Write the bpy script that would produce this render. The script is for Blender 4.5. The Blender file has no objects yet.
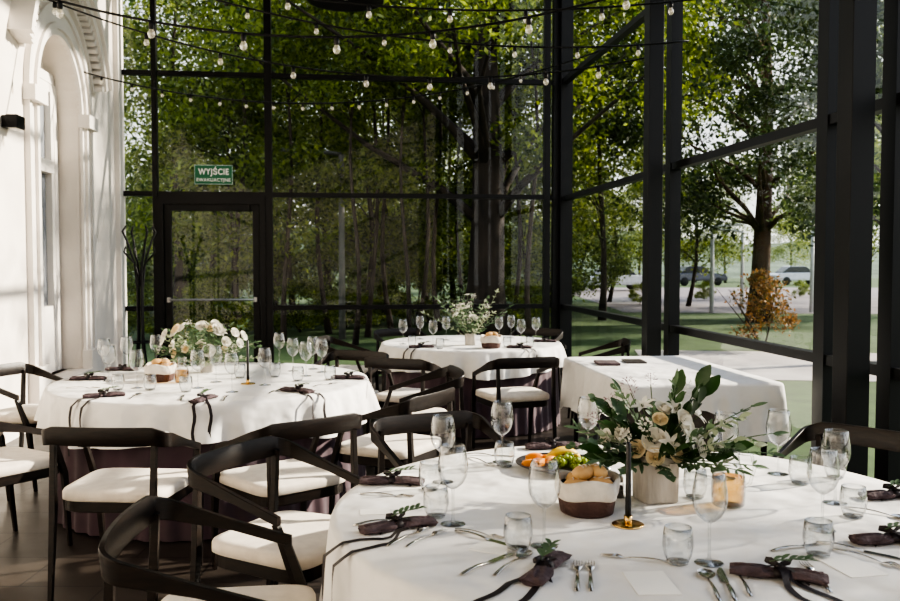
import bpy, math, random
import numpy as np
from mathutils import Matrix, Vector
random.seed(7); np.random.seed(7)
PI=math.pi
col=bpy.context.scene.collection
F=875.0; CAMZ=1.5; PITCH=math.atan(37.5/F)

def ray(px,py):
    u=(px-450)/F; v=(300.5-py)/F
    c,s=math.cos(PITCH),math.sin(PITCH)
    return Vector((u, c+v*s, -s+v*c))
def at(px,py,z):
    d=ray(px,py); t=(z-CAMZ)/d.z
    return Vector((d.x*t,d.y*t,z))
def atD(px,D): return (px-450)/F*D

# ------------------------------------------------------------ materials
def nt(name):
    m=bpy.data.materials.new(name); m.use_nodes=True
    t=m.node_tree; t.nodes.clear()
    return m,t,t.nodes.new('ShaderNodeOutputMaterial')
def pm(name,c,rough=.5,metal=0,c2=None,scale=8,bump=0,bscale=60,coat=0,sheen=0,spec=.5,transl=0,detail=3,stretch=None,island=False,bdist=.01):
    m,t,out=nt(name); N=t.nodes; L=t.links
    b=N.new('ShaderNodeBsdfPrincipled')
    b.inputs['Roughness'].default_value=rough; b.inputs['Metallic'].default_value=metal
    b.inputs['Coat Weight'].default_value=coat; b.inputs['Sheen Weight'].default_value=sheen
    b.inputs['Specular IOR Level'].default_value=spec
    if c2 is None: c2=tuple(x*.8 for x in c)
    tc=N.new('ShaderNodeTexCoord'); src=tc.outputs['Object']
    if stretch:
        mp=N.new('ShaderNodeMapping'); mp.inputs['Scale'].default_value=stretch
        L.new(src,mp.inputs['Vector']); src=mp.outputs['Vector']
    r=N.new('ShaderNodeValToRGB')
    r.color_ramp.elements[0].color=(*c2,1); r.color_ramp.elements[1].color=(*c,1)
    if island:
        g=N.new('ShaderNodeNewGeometry'); L.new(g.outputs['Random Per Island'],r.inputs['Fac'])
    else:
        n=N.new('ShaderNodeTexNoise'); n.inputs['Scale'].default_value=scale; n.inputs['Detail'].default_value=detail
        L.new(src,n.inputs['Vector']); L.new(n.outputs['Fac'],r.inputs['Fac'])
        r.color_ramp.elements[0].position=.3; r.color_ramp.elements[1].position=.7
    L.new(r.outputs['Color'],b.inputs['Base Color'])
    if bump:
        n2=N.new('ShaderNodeTexNoise'); n2.inputs['Scale'].default_value=bscale; n2.inputs['Detail'].default_value=3
        L.new(src,n2.inputs['Vector'])
        bp=N.new('ShaderNodeBump'); bp.inputs['Strength'].default_value=bump; bp.inputs['Distance'].default_value=bdist
        L.new(n2.outputs['Fac'],bp.inputs['Height']); L.new(bp.outputs['Normal'],b.inputs['Normal'])
    if transl:
        tr=N.new('ShaderNodeBsdfTranslucent'); L.new(r.outputs['Color'],tr.inputs['Color'])
        mx=N.new('ShaderNodeMixShader'); mx.inputs[0].default_value=transl
        L.new(b.outputs[0],mx.inputs[1]); L.new(tr.outputs[0],mx.inputs[2]); L.new(mx.outputs[0],out.inputs[0])
    else: L.new(b.outputs[0],out.inputs[0])
    return m
def glassmat(name,tint=(1,1,1),lo=.04,hi=.6,rough=0.0,power=3,dark=None,glow=0):
    m,t,out=nt(name); N=t.nodes; L=t.links
    tr=N.new('ShaderNodeBsdfTransparent'); tr.inputs[0].default_value=(*tint,1)
    gl=N.new('ShaderNodeBsdfGlossy'); gl.inputs['Roughness'].default_value=rough
    lw=N.new('ShaderNodeLayerWeight'); lw.inputs['Blend'].default_value=.5
    pw=N.new('ShaderNodeMath'); pw.operation='POWER'; pw.inputs[1].default_value=power
    L.new(lw.outputs['Facing'],pw.inputs[0])
    if dark:
        rp=N.new('ShaderNodeValToRGB'); rp.color_ramp.elements[0].color=(*tint,1); rp.color_ramp.elements[1].color=(*dark,1)
        rp.color_ramp.elements[0].position=.35
        L.new(lw.outputs['Facing'],rp.inputs['Fac']); L.new(rp.outputs['Color'],tr.inputs[0])
    mr=N.new('ShaderNodeMapRange'); mr.inputs['To Min'].default_value=lo; mr.inputs['To Max'].default_value=hi
    L.new(pw.outputs[0],mr.inputs['Value'])
    mx=N.new('ShaderNodeMixShader'); L.new(mr.outputs[0],mx.inputs[0])
    L.new(tr.outputs[0],mx.inputs[1]); L.new(gl.outputs[0],mx.inputs[2]); res=mx.outputs[0]
    if glow:
        em=N.new('ShaderNodeEmission'); em.inputs[0].default_value=(1,.85,.6,1); em.inputs[1].default_value=glow
        ad=N.new('ShaderNodeAddShader'); L.new(res,ad.inputs[0]); L.new(em.outputs[0],ad.inputs[1]); res=ad.outputs[0]
    L.new(res,out.inputs[0])
    return m
def tilemat():
    m,t,out=nt('floor_tiles'); N=t.nodes; L=t.links
    tc=N.new('ShaderNodeTexCoord'); br=N.new('ShaderNodeTexBrick')
    br.inputs['Scale'].default_value=1; br.inputs['Brick Width'].default_value=.8; br.inputs['Row Height'].default_value=.4
    br.inputs['Mortar Size'].default_value=.006; br.inputs['Color1'].default_value=(.045,.036,.030,1); br.inputs['Color2'].default_value=(.07,.057,.048,1)
    br.inputs['Mortar'].default_value=(.012,.010,.009,1)
    L.new(tc.outputs['Object'],br.inputs['Vector'])
    n=N.new('ShaderNodeTexNoise'); n.inputs['Scale'].default_value=5; n.inputs['Detail'].default_value=6; L.new(tc.outputs['Object'],n.inputs['Vector'])
    mx=N.new('ShaderNodeMixRGB'); mx.blend_type='MULTIPLY'; mx.inputs[0].default_value=.6
    L.new(br.outputs['Color'],mx.inputs[1]); L.new(n.outputs['Fac'],mx.inputs[2])
    b=N.new('ShaderNodeBsdfPrincipled'); L.new(mx.outputs[0],b.inputs['Base Color'])
    mr=N.new('ShaderNodeMapRange'); mr.inputs['To Min'].default_value=.25; mr.inputs['To Max'].default_value=.5
    L.new(n.outputs['Fac'],mr.inputs['Value']); L.new(mr.outputs[0],b.inputs['Roughness'])
    bp=N.new('ShaderNodeBump'); bp.inputs['Strength'].default_value=.3; bp.inputs['Distance'].default_value=.004; bp.invert=True
    L.new(br.outputs['Fac'],bp.inputs['Height']); L.new(bp.outputs[0],b.inputs['Normal'])
    L.new(b.outputs[0],out.inputs[0]); return m

M=dict(
 floor=tilemat(),
 plaster=pm('plaster',(.81,.75,.685),.8,c2=(.71,.65,.59),scale=2,bump=.15,bscale=30),
 trimw=pm('white_moulding',(.84,.79,.735),.6,c2=(.77,.72,.67),scale=3),
 ceil=pm('ceiling_paint',(.20,.19,.18),.8),
 steel=pm('black_steel',(.005,.005,.006),.45,metal=0,spec=.35,scale=3),
 blackp=pm('black_plastic',(.008,.008,.009),.45,spec=.3),
 wood=pm('dark_stained_wood',(.017,.010,.007),.40,c2=(.005,.0035,.003),scale=14,stretch=(1,1,6),spec=.35,bump=.1),
 seat=pm('cream_upholstery',(.76,.69,.60),.85,c2=(.66,.59,.51),scale=20,bump=.2,bscale=250,sheen=.2),
 cloth=pm('white_tablecloth',(.76,.745,.725),.85,c2=(.68,.665,.65),scale=3,bump=.8,bscale=2.6,detail=4,bdist=.10),
 skirt=pm('mauve_underskirt',(.085,.045,.062),.75,c2=(.05,.03,.04),scale=5,sheen=.2),
 tabw=pm('table_wood',(.25,.18,.12),.6),
 napkin=pm('mauve_napkin',(.105,.072,.078),.9,c2=(.050,.033,.038),scale=25,bump=.8,bscale=45,bdist=.015),
 ribbon=pm('black_ribbon',(.016,.009,.011),.55),
 metal=pm('cutlery_steel',(.66,.63,.59),.15,metal=1),
 barm=pm('dull_steel_bar',(.40,.40,.40),.35,metal=.8),
 gold=pm('brass',(.70,.48,.20),.25,metal=1),
 candle=pm('black_wax',(.008,.008,.009),.4),
 zinc=pm('whitewashed_wood',(.54,.50,.45),.85,metal=0,c2=(.24,.215,.19),scale=9,bump=.8,bscale=25,stretch=(1,1,.25),bdist=.02),
 petal=pm('white_petal',(.86,.84,.78),.6,c2=(.80,.77,.68),scale=10,transl=.3),
 petal2=pm('cream_rose_petal',(.84,.74,.54),.6,c2=(.80,.67,.44),scale=10,transl=.3),
 petal3=pm('mauve_petal',(.34,.22,.27),.7,c2=(.22,.14,.17),scale=10,transl=.3),
 leafd=pm('dark_glossy_leaf',(.040,.095,.024),.35,c2=(.016,.045,.011),scale=10,transl=.3),
 leafe=pm('eucalyptus_leaf',(.14,.21,.11),.55,c2=(.055,.105,.05),scale=10,transl=.25),
 leafp=pm('pale_silver_leaf',(.46,.50,.36),.55,c2=(.26,.32,.19),scale=10,transl=.3),
 stemm=pm('stem_green',(.06,.09,.03),.6),
 basket=pm('basket_brown_felt',(.10,.055,.045),.9,c2=(.06,.03,.026),scale=14,bump=.5,bdist=.02),
 basketw=pm('basket_white_cuff',(.70,.65,.58),.9,c2=(.52,.48,.43),scale=14,bump=.6,bscale=25,bdist=.02),
 bread=pm('bread_crust',(.42,.21,.07),.75,c2=(.60,.39,.18),scale=14,bump=.3,bscale=50),
 orange=pm('orange_flesh',(.85,.34,.04),.45,c2=(.78,.26,.03),scale=15,bump=.15,bscale=150),
 banana=pm('banana_skin',(.80,.58,.08),.5,c2=(.65,.42,.05),scale=10),
 grape=pm('green_grape',(.38,.46,.10),.25,c2=(.28,.36,.06),scale=10,transl=.25),
 slate=pm('dark_stoneware',(.05,.04,.038),.4),
 paper=pm('white_card',(.84,.82,.78),.8,c2=(.82,.80,.76)),
 wine=glassmat('clear_drinking_glass',(.97,.98,.98),.09,.9,0,1.8,dark=(.42,.44,.45)),
 pane=glassmat('window_glass',(.94,.96,.96),.035,.5,0,4),
 juice=glassmat('amber_juice',(.95,.72,.38),.06,.3,0,3,dark=(.75,.42,.12)),
 salt=pm('white_salt',(.85,.84,.82),.8),
 pepper=pm('ground_pepper',(.06,.045,.035),.9,c2=(.15,.12,.09),scale=150),
 green=pm('exit_sign_green',(.012,.16,.07),.5,c2=(.010,.145,.062)),
 white=pm('sign_white',(.88,.89,.88),.5,c2=(.87,.88,.87)),
 wpane=pm('old_window_pane',(.20,.22,.25),.12,c2=(.33,.34,.36),scale=1.5),
 bark=pm('tree_bark',(.045,.032,.023),.95,c2=(.013,.009,.007),scale=4,stretch=(1,1,.25),bump=.8,bscale=10),
 barkl=pm('slim_bark',(.060,.042,.030),.95,c2=(.020,.014,.010),scale=4,stretch=(1,1,.25),bump=.6,bscale=10),
 barkr=pm('russet_bark',(.11,.055,.033),.95,c2=(.03,.018,.012),scale=4,stretch=(1,1,.25),bump=.8,bscale=10),
 leafA=pm('oak_leaves',(.30,.36,.05),.6,c2=(.026,.060,.010),transl=.5,island=True),
 leafB=pm('forest_leaves',(.38,.43,.10),.6,c2=(.045,.090,.022),transl=.5,island=True),
 leafC=pm('shrub_leaves',(.24,.31,.06),.6,c2=(.018,.045,.012),transl=.45,island=True),
 leafR=pm('shaded_oak_leaves',(.11,.15,.045),.6,c2=(.014,.036,.012),transl=.4,island=True),  # darker copy of the oak leaves, shade put into the colour
 rust=pm('russet_shrub_leaves',(.34,.16,.05),.6,c2=(.06,.07,.02),transl=.4,island=True),
 grass=pm('lawn_grass',(.060,.105,.025),.9,c2=(.03,.06,.014),scale=3,bump=.6,bscale=40),
 path=pm('pale_paving',(.46,.42,.39),.85,c2=(.36,.32,.30),scale=1.5),
 road=pm('grey_road',(.24,.205,.21),.85,c2=(.16,.14,.145),scale=1),
 hill=pm('far_woodland',(.13,.18,.12),.95,c2=(.05,.075,.045),scale=.35,bump=1,bscale=.8),
 carw=pm('white_car_paint',(.62,.63,.65),.25,coat=.5), carb=pm('dark_car_paint',(.05,.055,.07),.25,coat=.5),
 rubber=pm('rubber',(.02,.02,.02),.8), carglass=pm('car_glass',(.03,.035,.04),.08),
 galv=pm('galvanised_pole',(.16,.16,.15),.6,metal=.2),
 galvw=pm('pale_pole',(.65,.65,.64),.5),
 bulb=glassmat('bulb_glass',(.96,.93,.86),.16,.85,.03,1.3,glow=.10),
 diff=pm('lamp_diffuser',(.8,.78,.72),.5),
)

# ------------------------------------------------------------ mesh helper
class MB:
    def __init__(s): s.v=[]; s.f=[]; s.sm=[]
    def add(s,vs,fs,smooth=False,X=None):
        o=len(s.v)
        s.v+= [tuple(X@Vector(p)) if X else tuple(p) for p in vs]
        s.f+= [tuple(i+o for i in f) for f in fs]; s.sm+=[smooth]*len(fs); return s
    def box(s,c,d,X=None,rz=0):
        R=Matrix.Rotation(rz,4,'Z') if rz else Matrix()
        vs=[Vector(c)+R@Vector((a*d[0]/2,b*d[1]/2,e*d[2]/2)) for a in(-1,1) for b in(-1,1) for e in(-1,1)]
        return s.add(vs,[(0,1,3,2),(4,6,7,5),(0,4,5,1),(2,3,7,6),(0,2,6,4),(1,5,7,3)],False,X)
    def loft(s,rings,cap=True,smooth=True,closed=True,loop=False,X=None):
        n=len(rings[0]); vs=[p for r in rings for p in r]; fs=[]
        m=len(rings)
        for i in range(m if loop else m-1):
            for j in range(n if closed else n-1):
                a=i*n+j; b=i*n+(j+1)%n; c=((i+1)%m)*n+(j+1)%n; d=((i+1)%m)*n+j
                fs.append((a,b,c,d))
        s.add(vs,fs,smooth,X)
        if cap and closed and not loop:
            o=len(s.v)-len(vs)
            s.f.append(tuple(o+j for j in reversed(range(n)))); s.sm.append(False)
            s.f.append(tuple(o+(m-1)*n+j for j in range(n))); s.sm.append(False)
        return s
    def tube(s,pts,r,n=8,cap=True,X=None,square=False):
        pts=[Vector(p) for p in pts]; rings=[]; up=None
        for i,p in enumerate(pts):
            t=(pts[min(i+1,len(pts)-1)]-pts[max(i-1,0)])
            t=t.normalized() if t.length>1e-9 else Vector((0,0,1))
            if up is None:
                up=Vector((0,1,0)) if abs(t.y)<.9 else Vector((1,0,0))
            a=t.cross(up)
            if a.length<1e-6: a=t.orthogonal()
            a.normalize(); b=a.cross(t).normalized(); up=b
            rr=r[i] if isinstance(r,(list,tuple)) else r
            off=PI/4 if square else 0
            k=4 if square else n
            rings.append([p+(a*math.cos(off+2*PI*j/k)+b*math.sin(off+2*PI*j/k))*rr*(1.35 if square else 1) for j in range(k)])
        return s.loft(rings,cap,not square,X=X)
    def lathe(s,prof,n=24,X=None,cap=False):
        rings=[[(max(r,1e-4)*math.cos(2*PI*j/n),max(r,1e-4)*math.sin(2*PI*j/n),z) for j in range(n)] for r,z in prof]
        return s.loft(rings,cap,True,X=X)
    def ell(s,c,r,n=12,m=8,X=None,noise=0):
        rings=[]
        for i in range(m+1):
            a=-PI/2+PI*i/m
            k=1+noise*random.uniform(-1,1)
            rings.append([(c[0]+r[0]*k*max(math.cos(a),1e-3)*math.cos(2*PI*j/n),c[1]+r[1]*k*max(math.cos(a),1e-3)*math.sin(2*PI*j/n),c[2]+r[2]*math.sin(a)) for j in range(n)])
        return s.loft(rings,False,True,X=X)
    def strip(s,pts,wd,w,X=None,smooth=True):
        rings=[]
        for i,p in enumerate(pts):
            ww=w[i] if isinstance(w,(list,tuple)) else w
            d=wd[i] if isinstance(wd,list) else wd
            rings.append([Vector(p)-Vector(d)*ww/2,Vector(p)+Vector(d)*ww/2])
        return s.loft(rings,False,smooth,closed=False,X=X)
    def leaf(s,p,d,nrm,L,W,curl=.15,n=4):
        d=Vector(d).normalized(); nrm=Vector(nrm); side=d.cross(nrm)
        if side.length<1e-4: side=d.orthogonal()
        side.normalize(); nrm=side.cross(d)
        p=Vector(p); vs=[]; 
        for i in range(n+1):
            t=i/n; w=W/2*math.sin(PI*min(t*.94+.03,1))**.8
            c=p+d*L*t-nrm*curl*L*t*t
            vs+=[c-side*w+nrm*w*.35,c,c+side*w+nrm*w*.35]
        fs=[]
        for i in range(n):
            a=i*3; fs+=[(a,a+1,a+4,a+3),(a+1,a+2,a+5,a+4)]
        return s.add(vs,fs,True)
    def build(s,name,mat,parent=None,bevel=0,X=None):
        me=bpy.data.meshes.new(name); me.from_pydata([tuple(v) for v in s.v],[],s.f)
        me.polygons.foreach_set('use_smooth',s.sm); me.materials.append(mat); me.update()
        o=bpy.data.objects.new(name,me); col.objects.link(o)
        if parent: o.parent=parent
        if X is not None: o.matrix_basis=X
        if bevel:
            b=o.modifiers.new('b','BEVEL'); b.width=bevel; b.segments=2; b.limit_method='ANGLE'
        return o
def tag(o,label,cat,group=None):
    o['label']=label; o['category']=cat
    if group: o['group']=group
    return o
def thing(name,label,cat,loc=(0,0,0),rz=0,group=None):
    o=bpy.data.objects.new(name,None); o.empty_display_size=.1; col.objects.link(o); o.location=loc; o.rotation_euler=(0,0,rz)
    return tag(o,label,cat,group)
def struct(o): o['kind']='structure'; return o
def dup(src,loc,rz=0,label=None,group=None,scale=None):
    r=src.copy(); col.objects.link(r); r.location=loc; r.rotation_euler=(0,0,rz)
    if label: r['label']=label
    if group: r['group']=group
    if scale: r.scale=scale if isinstance(scale,tuple) else (scale,)*3
    for ch in list(src.children):
        c=ch.copy(); col.objects.link(c); c.parent=r
        for g in list(ch.children):
            d=g.copy(); col.objects.link(d); d.parent=c
    return r
class Proto:
    """first use moves the original, later uses copy it"""
    def __init__(s,o): s.o=o; s.used=False
    def put(s,loc,rz=0,label=None,group=None,scale=None):
        if not s.used:
            s.used=True; o=s.o; o.location=loc; o.rotation_euler=(0,0,rz)
            if label: o['label']=label
            if group: o['group']=group
            if scale: o.scale=scale if isinstance(scale,tuple) else (scale,)*3
            return o
        return dup(s.o,loc,rz,label,group,scale or 1.0)

# ------------------------------------------------------------ room geometry
K=.1177; NRM=math.sqrt(1+K*K)
AR=2.9; AL=-2.88
HC=6.4
def YR(px,a=AR): u=(px-450)/F; return a/(u+K)
YC=YR(562); CX=AR-K*YC
dvec=Vector((-K/NRM,1/NRM,0))
nR=Vector((-1/NRM,-K/NRM,0)); nL=-nR
def frame(O,x,y):
    m=Matrix.Identity(4); z=Vector((0,0,1))
    for i in range(3): m[i][0]=x[i]; m[i][1]=y[i]; m[i][2]=z[i]; m[i][3]=O[i]
    return m
XR=frame(Vector((AR,0,0)),dvec,nR)     # local x = along the wall, local y = into the room
XL=frame(Vector((AL,0,0)),dvec,nL)
XB=frame(Vector((CX,YC,0)),-(Vector((1/NRM,K/NRM,0))),Vector((K/NRM,-1/NRM,0)))
def sb(px):
    u=(px-450)/F; return (CX-YC*u)/(1/NRM-K/NRM*u)
ENDB=(AR-AL)/NRM
ZR=[.06,.92,2.35,3.9,5.3,HC-.03]
wn=[0]
def bay(X,s0,s1,zs,m0=.05,m1=.05,d=.10,y0=0.0):
    wn[0]+=1
    b=MB(); zt=zs[-1]
    b.box(((s0+m0/2),y0,(zt)/2+.0),(m0,d,zt)); b.box((s1-m1/2,y0,zt/2),(m1,d,zt))
    for z in zs: b.box(((s0+s1)/2,y0,z),(s1-s0-m0-m1,d*.8,.06))
    o=struct(b.build('window_%d'%wn[0],M['steel'],X=X))
    for i in range(len(zs)-1):
        g=MB().add([(s0+m0,y0,zs[i]+.03),(s1-m1,y0,zs[i]+.03),(s1-m1,y0,zs[i+1]-.03),(s0+m0,y0,zs[i+1]-.03)],[(0,1,2,3)])
        g.build('pane',M['pane'],o)
    return o
ys=[YC*NRM,YR(672)*NRM,YR(827)*NRM,YR(894)*NRM,2.3,0,-2.4,-4.6]
for i in range(len(ys)-1):
    bay(XR,ys[i+1],ys[i],ZR,.06,.06)
zb=[.06,.92,2.38,3.9,5.3,HC-.03]
sB=[0.0,sb(546),sb(270),sb(157),ENDB]
bay(XB,sB[0]+.06,sB[1],zb,.08,.04); bay(XB,sB[1],sB[2],zb,.04,.04)
bay(XB,sB[2],sB[3],[2.38,3.9,5.3,HC-.03],.05,.03); bay(XB,sB[3],ENDB,zb,.03,.05)
tn=[0]
def trim(b,mat,X=None,bevel=0):
    tn[0]+=1; return struct(b.build('trim_%d'%tn[0],mat,X=X,bevel=bevel))
trim(MB().box((-.02,.06,HC/2),(.16,.16,HC)),M['steel'],XB)
for Yc in (YR(651,AR-.22),YR(850,AR-.22),1.2,-1.8):
    trim(MB().box((Yc*NRM,.22,HC/2),(.14,.13,HC)),M['steel'],XR,.004)
# door in back wall
b=MB(); s0,s1=sB[2]+.05,sB[3]-.03; zt=2.35
for s,w in((s0+.035,.07),(s1-.035,.07)): b.box((s,.01,zt/2),(w,.12,zt))
b.box(((s0+s1)/2,.01,zt-.05),(s1-s0-.14,.12,.10))
door=struct(b.build('door_1',M['steel'],X=XB))
l0,l1=s0+.08,s1-.08
b=MB()
for s in(l0+.04,l1-.04): b.box((s,.0,1.14),(.08,.06,2.24))
b.box(((l0+l1)/2,0,.12),(l1-l0-.16,.06,.2)); b.box(((l0+l1)/2,0,2.21),(l1-l0-.16,.06,.09))
b.build('door_leaf',M['steel'],door)
MB().add([(l0+.08,0,.22),(l1-.08,0,.22),(l1-.08,0,2.16),(l0+.08,0,2.16)],[(0,1,2,3)]).build('pane',M['pane'],door)
b=MB(); b.tube([(l0+.06,.09,1.03),(l1-.06,.09,1.03)],.014); b.box((l0+.05,.06,1.03),(.04,.08,.06)); b.box((l1-.05,.06,1.03),(.04,.08,.06))
b.build('push_bar',M['barm'],door)
b=MB(); b.box((l0+.25,.06,2.2),(.28,.06,.06)); b.build('door_closer',M['blackp'],door)
# floor / ceiling / walls
def room_poly(e,z0,z1):
    c=[(AR+K*4.7+e,-4.8),(CX+e,YC+e),(AL-K*(YC-.65)-e,YC-.66+e),(AL+K*4.7-e,-4.8)]
    return MB().add([(x,y,z0) for x,y in c]+[(x,y,z1) for x,y in c],[(3,2,1,0),(4,5,6,7),(0,1,5,4),(1,2,6,5),(2,3,7,6),(3,0,4,7)])
struct(room_poly(.06,-.1,0).build('floor',M['floor']))
struct(room_poly(.12,HC,HC+.15).build('ceiling',M['ceil']))
struct(MB().box((0,-4.75,HC/2),(7.6,.1,HC)).build('wall_front',M['plaster']))
# left facade with arched opening
SC=8.85*NRM; RI=.68; ZSP=3.08; SILL=.35; DEP=.30; SE=11.2*NRM
arc=[(SC+RI*math.cos(PI*i/24),ZSP+RI*math.sin(PI*i/24)) for i in range(25)]
b=MB()
b.add([(-4.7,0,0),(SC-RI,0,0),(SC-RI,0,HC),(-4.7,0,HC)],[(0,1,2,3)])
b.add([(SC+RI,0,0),(SE,0,0),(SE,0,HC),(SC+RI,0,HC)],[(0,1,2,3)])
b.add([(SE,0,0),(SE,-.4,0),(SE,-.4,HC),(SE,0,HC)],[(0,1,2,3)])
b.add([(SC-RI,0,0),(SC+RI,0,0),(SC+RI,0,SILL),(SC-RI,0,SILL)],[(0,1,2,3)])
for i in range(24):
    a,c=arc[i],arc[i+1]; b.add([(a[0],0,a[1]),(c[0],0,c[1]),(c[0],0,HC),(a[0],0,HC)],[(0,1,2,3)])
outl=[(SC+RI,SILL)]+arc+[(SC-RI,SILL)]
for i in range(len(outl)):
    a,c=outl[i],outl[(i+1)%len(outl)]; b.add([(a[0],0,a[1]),(c[0],0,c[1]),(c[0],-DEP,c[1]),(a[0],-DEP,a[1])],[(0,1,2,3)])
WH=.54; WT=3.38
for s in(-1,1): b.add([(SC+s*WH,-DEP,SILL),(SC+s*RI,-DEP,SILL),(SC+s*RI,-DEP,WT),(SC+s*WH,-DEP,WT)],[(0,1,2,3)])
b.add([(SC-RI-.0,-DEP,WT),(SC+RI,-DEP,WT),(SC+RI,-DEP,ZSP+RI+.02),(SC-RI,-DEP,ZSP+RI+.02)],[(0,1,2,3)])
b.add([(-4.7,-.5,0),(SE,-.5,0),(SE,-.5,HC),(-4.7,-.5,HC)],[(0,1,2,3)])
struct(b.build('wall_left',M['plaster'],X=XL))
def archpath(R,z0,n=28): return [(SC+R,z0)]+[(SC+R*math.cos(PI*i/n),ZSP+R*math.sin(PI*i/n)) for i in range(n+1)]+[(SC-R,z0)]
def archband(b,R0,R1,y0,y1,z0,zend=None):
    p0=archpath(R0,z0); p1=archpath(R1,z0)
    rings=[[(a[0],y0,a[1]),(a[0],y1,a[1]),(c[0],y1,c[1]),(c[0],y0,c[1])] for a,c in zip(p0,p1)]
    b.loft(rings,True,False)
b=MB(); archband(b,RI,RI+.06,-.02,.03,0.0); archband(b,RI+.06,RI+.12,-.02,.06,0.0); archband(b,RI+.12,RI+.24,-.02,.03,0.0); archband(b,RI+.24,RI+.30,-.02,.055,0.0)
for s in(-1,1): b.box((SC+s*(RI+.15),.05,ZSP-.05),(.34,.12,.14)); b.box((SC+s*(RI+.15),.045,.3),(.34,.10,.5))
trim(b,M['trimw'],XL)
# dentilled hood moulding
b=MB()
R0=RI+.46
def arcband(R0,R1,y1,a0,a1,n=26):
    rings=[]
    for i in range(n+1):
        a=a0+(a1-a0)*i/n; c,s=math.cos(a),math.sin(a)
        rings.append([(SC+R0*c,-.02,ZSP+R0*s),(SC+R0*c,y1,ZSP+R0*s),(SC+R1*c,y1,ZSP+R1*s),(SC+R1*c,-.02,ZSP+R1*s)])
    b.loft(rings,True,False)
A0,A1=.30,PI-.30
arcband(R0+.09,R0+.18,.16,A0,A1); arcband(R0+.18,R0+.25,.20,A0,A1); arcband(R0-.04,R0,.05,A0,A1)
for i in range(34):
    a=A0+.03+(A1-A0-.06)*i/33; R=R0+.045
    X=Matrix.Translation((SC+R*math.cos(a),.06,ZSP+R*math.sin(a)))@Matrix.Rotation(-a,4,'Y')
    b.box((0,0,0),(.09,.15,.05),X)
trim(b,M['trimw'],XL)
b=MB(); b.box((SE-.14,.03,HC/2),(.26,.06,HC)); trim(b,M['trimw'],XL)
b=MB(); b.box(((SE-4.7)/2,.02,.1),(SE+4.7,.04,.2)); o=b.build('baseboard_left',M['trimw'],X=XL); struct(o)
# casement window in the arched recess
wn[0]+=1
b=MB(); yb=-DEP+.03
for s in(-1,1):
    b.box((SC+s*(WH-.045),yb,(SILL+WT)/2),(.09,.09,WT-SILL))
    b.box((SC+s*(WH+.05),yb+.02,(SILL+WT)/2+.05),(.10,.06,WT-SILL+.1))
b.box((SC,yb,(SILL+WT)/2),(.10,.10,WT-SILL-.1)); b.box((SC,yb,WT-.045),(WH*2-.2,.09,.09)); b.box((SC,yb+.02,WT+.05),(WH*2+.2,.06,.10))
b.box((SC,yb+.01,2.50),(WH*2-.18,.13,.13)); b.box((SC,yb,SILL+.35),(WH*2-.18,.08,.7))
w=struct(b.build('window_%d'%wn[0],M['trimw'],X=XL))
MB().add([(SC-WH,yb-.02,SILL),(SC+WH,yb-.02,SILL),(SC+WH,yb-.02,WT),(SC-WH,yb-.02,WT)],[(0,1,2,3)]).build('pane',M['wpane'],w)
MB().box((SC,-.08,SILL-.03),(RI*2-.04,.36,.06)).build('window_sill',M['trimw'],w)
# wall lamp
def on_left(px,py):
    d=ray(px,py); t=(AL)/(d.x+K*d.y); return Vector((d.x*t,d.y*t,CAMZ+d.z*t))
p=on_left(4,122); s=(p-Vector((AL,0,0))).dot(dvec)
wl=thing('wall_lamp','black rectangular up and down lamp fixed on the pale left wall','lamp',(0,0,0)); wl.matrix_basis=XL@Matrix.Translation((s,0,p.z))
MB().box((0,.02,0),(.12,.04,.10)).build('mounting_plate',M['blackp'],wl)
MB().box((0,.09,0),(.18,.10,.11)).build('housing',M['blackp'],wl,.008)
MB().box((0,.09,-.057),(.14,.07,.006)).build('diffuser',M['diff'],wl)

# ------------------------------------------------------------ exit sign
p0=sb(216); zs=2.62
sg=thing('exit_sign','green emergency exit sign with white Polish lettering above the glass door','sign'); sg.matrix_basis=XB@Matrix.Translation((p0,.09,zs))
MB().box((0,0,0),(.48,.03,.25)).build('panel',M['green'],sg,.003)
b=MB()
for d in(.119,-.119): b.box((0,.0155,d),(.47,.003,.004))
for d in(-.233,.233): b.box((d,.0155,0),(.004,.003,.235))
b.build('border',M['white'],sg)
def text(txt,size,z,w,h,off):
    c=bpy.data.curves.new('t','FONT'); c.body=txt; c.size=size; c.align_x='CENTER'; c.align_y='CENTER'; c.extrude=.001; c.offset=off; c.space_character=1.12
    o=bpy.data.objects.new('t',c); col.objects.link(o); bpy.context.view_layer.update()
    me=bpy.data.meshes.new_from_object(o.evaluated_get(bpy.context.evaluated_depsgraph_get()))
    xs=[v.co.x for v in me.vertices]; yy=[v.co.y for v in me.vertices]
    k=w/(max(xs)-min(xs)); cx_=(max(xs)+min(xs))/2; kh=h/(max(yy)-min(yy)); cy_=(max(yy)+min(yy))/2
    for v in me.vertices: v.co=Vector((-(v.co.x-cx_)*k,v.co.z,(v.co.y-cy_)*kh))
    me.flip_normals(); me.materials.clear(); me.materials.append(M['white'])
    bpy.data.objects.remove(o); q=bpy.data.objects.new('lettering',me); col.objects.link(q); q.parent=sg; q.location=(0,.018,z)
text('WYJŚCIE',.11,.040,.38,.128,.0030); text('EWAKUACYJNE',.075,-.072,.42,.056,.0014)

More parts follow.
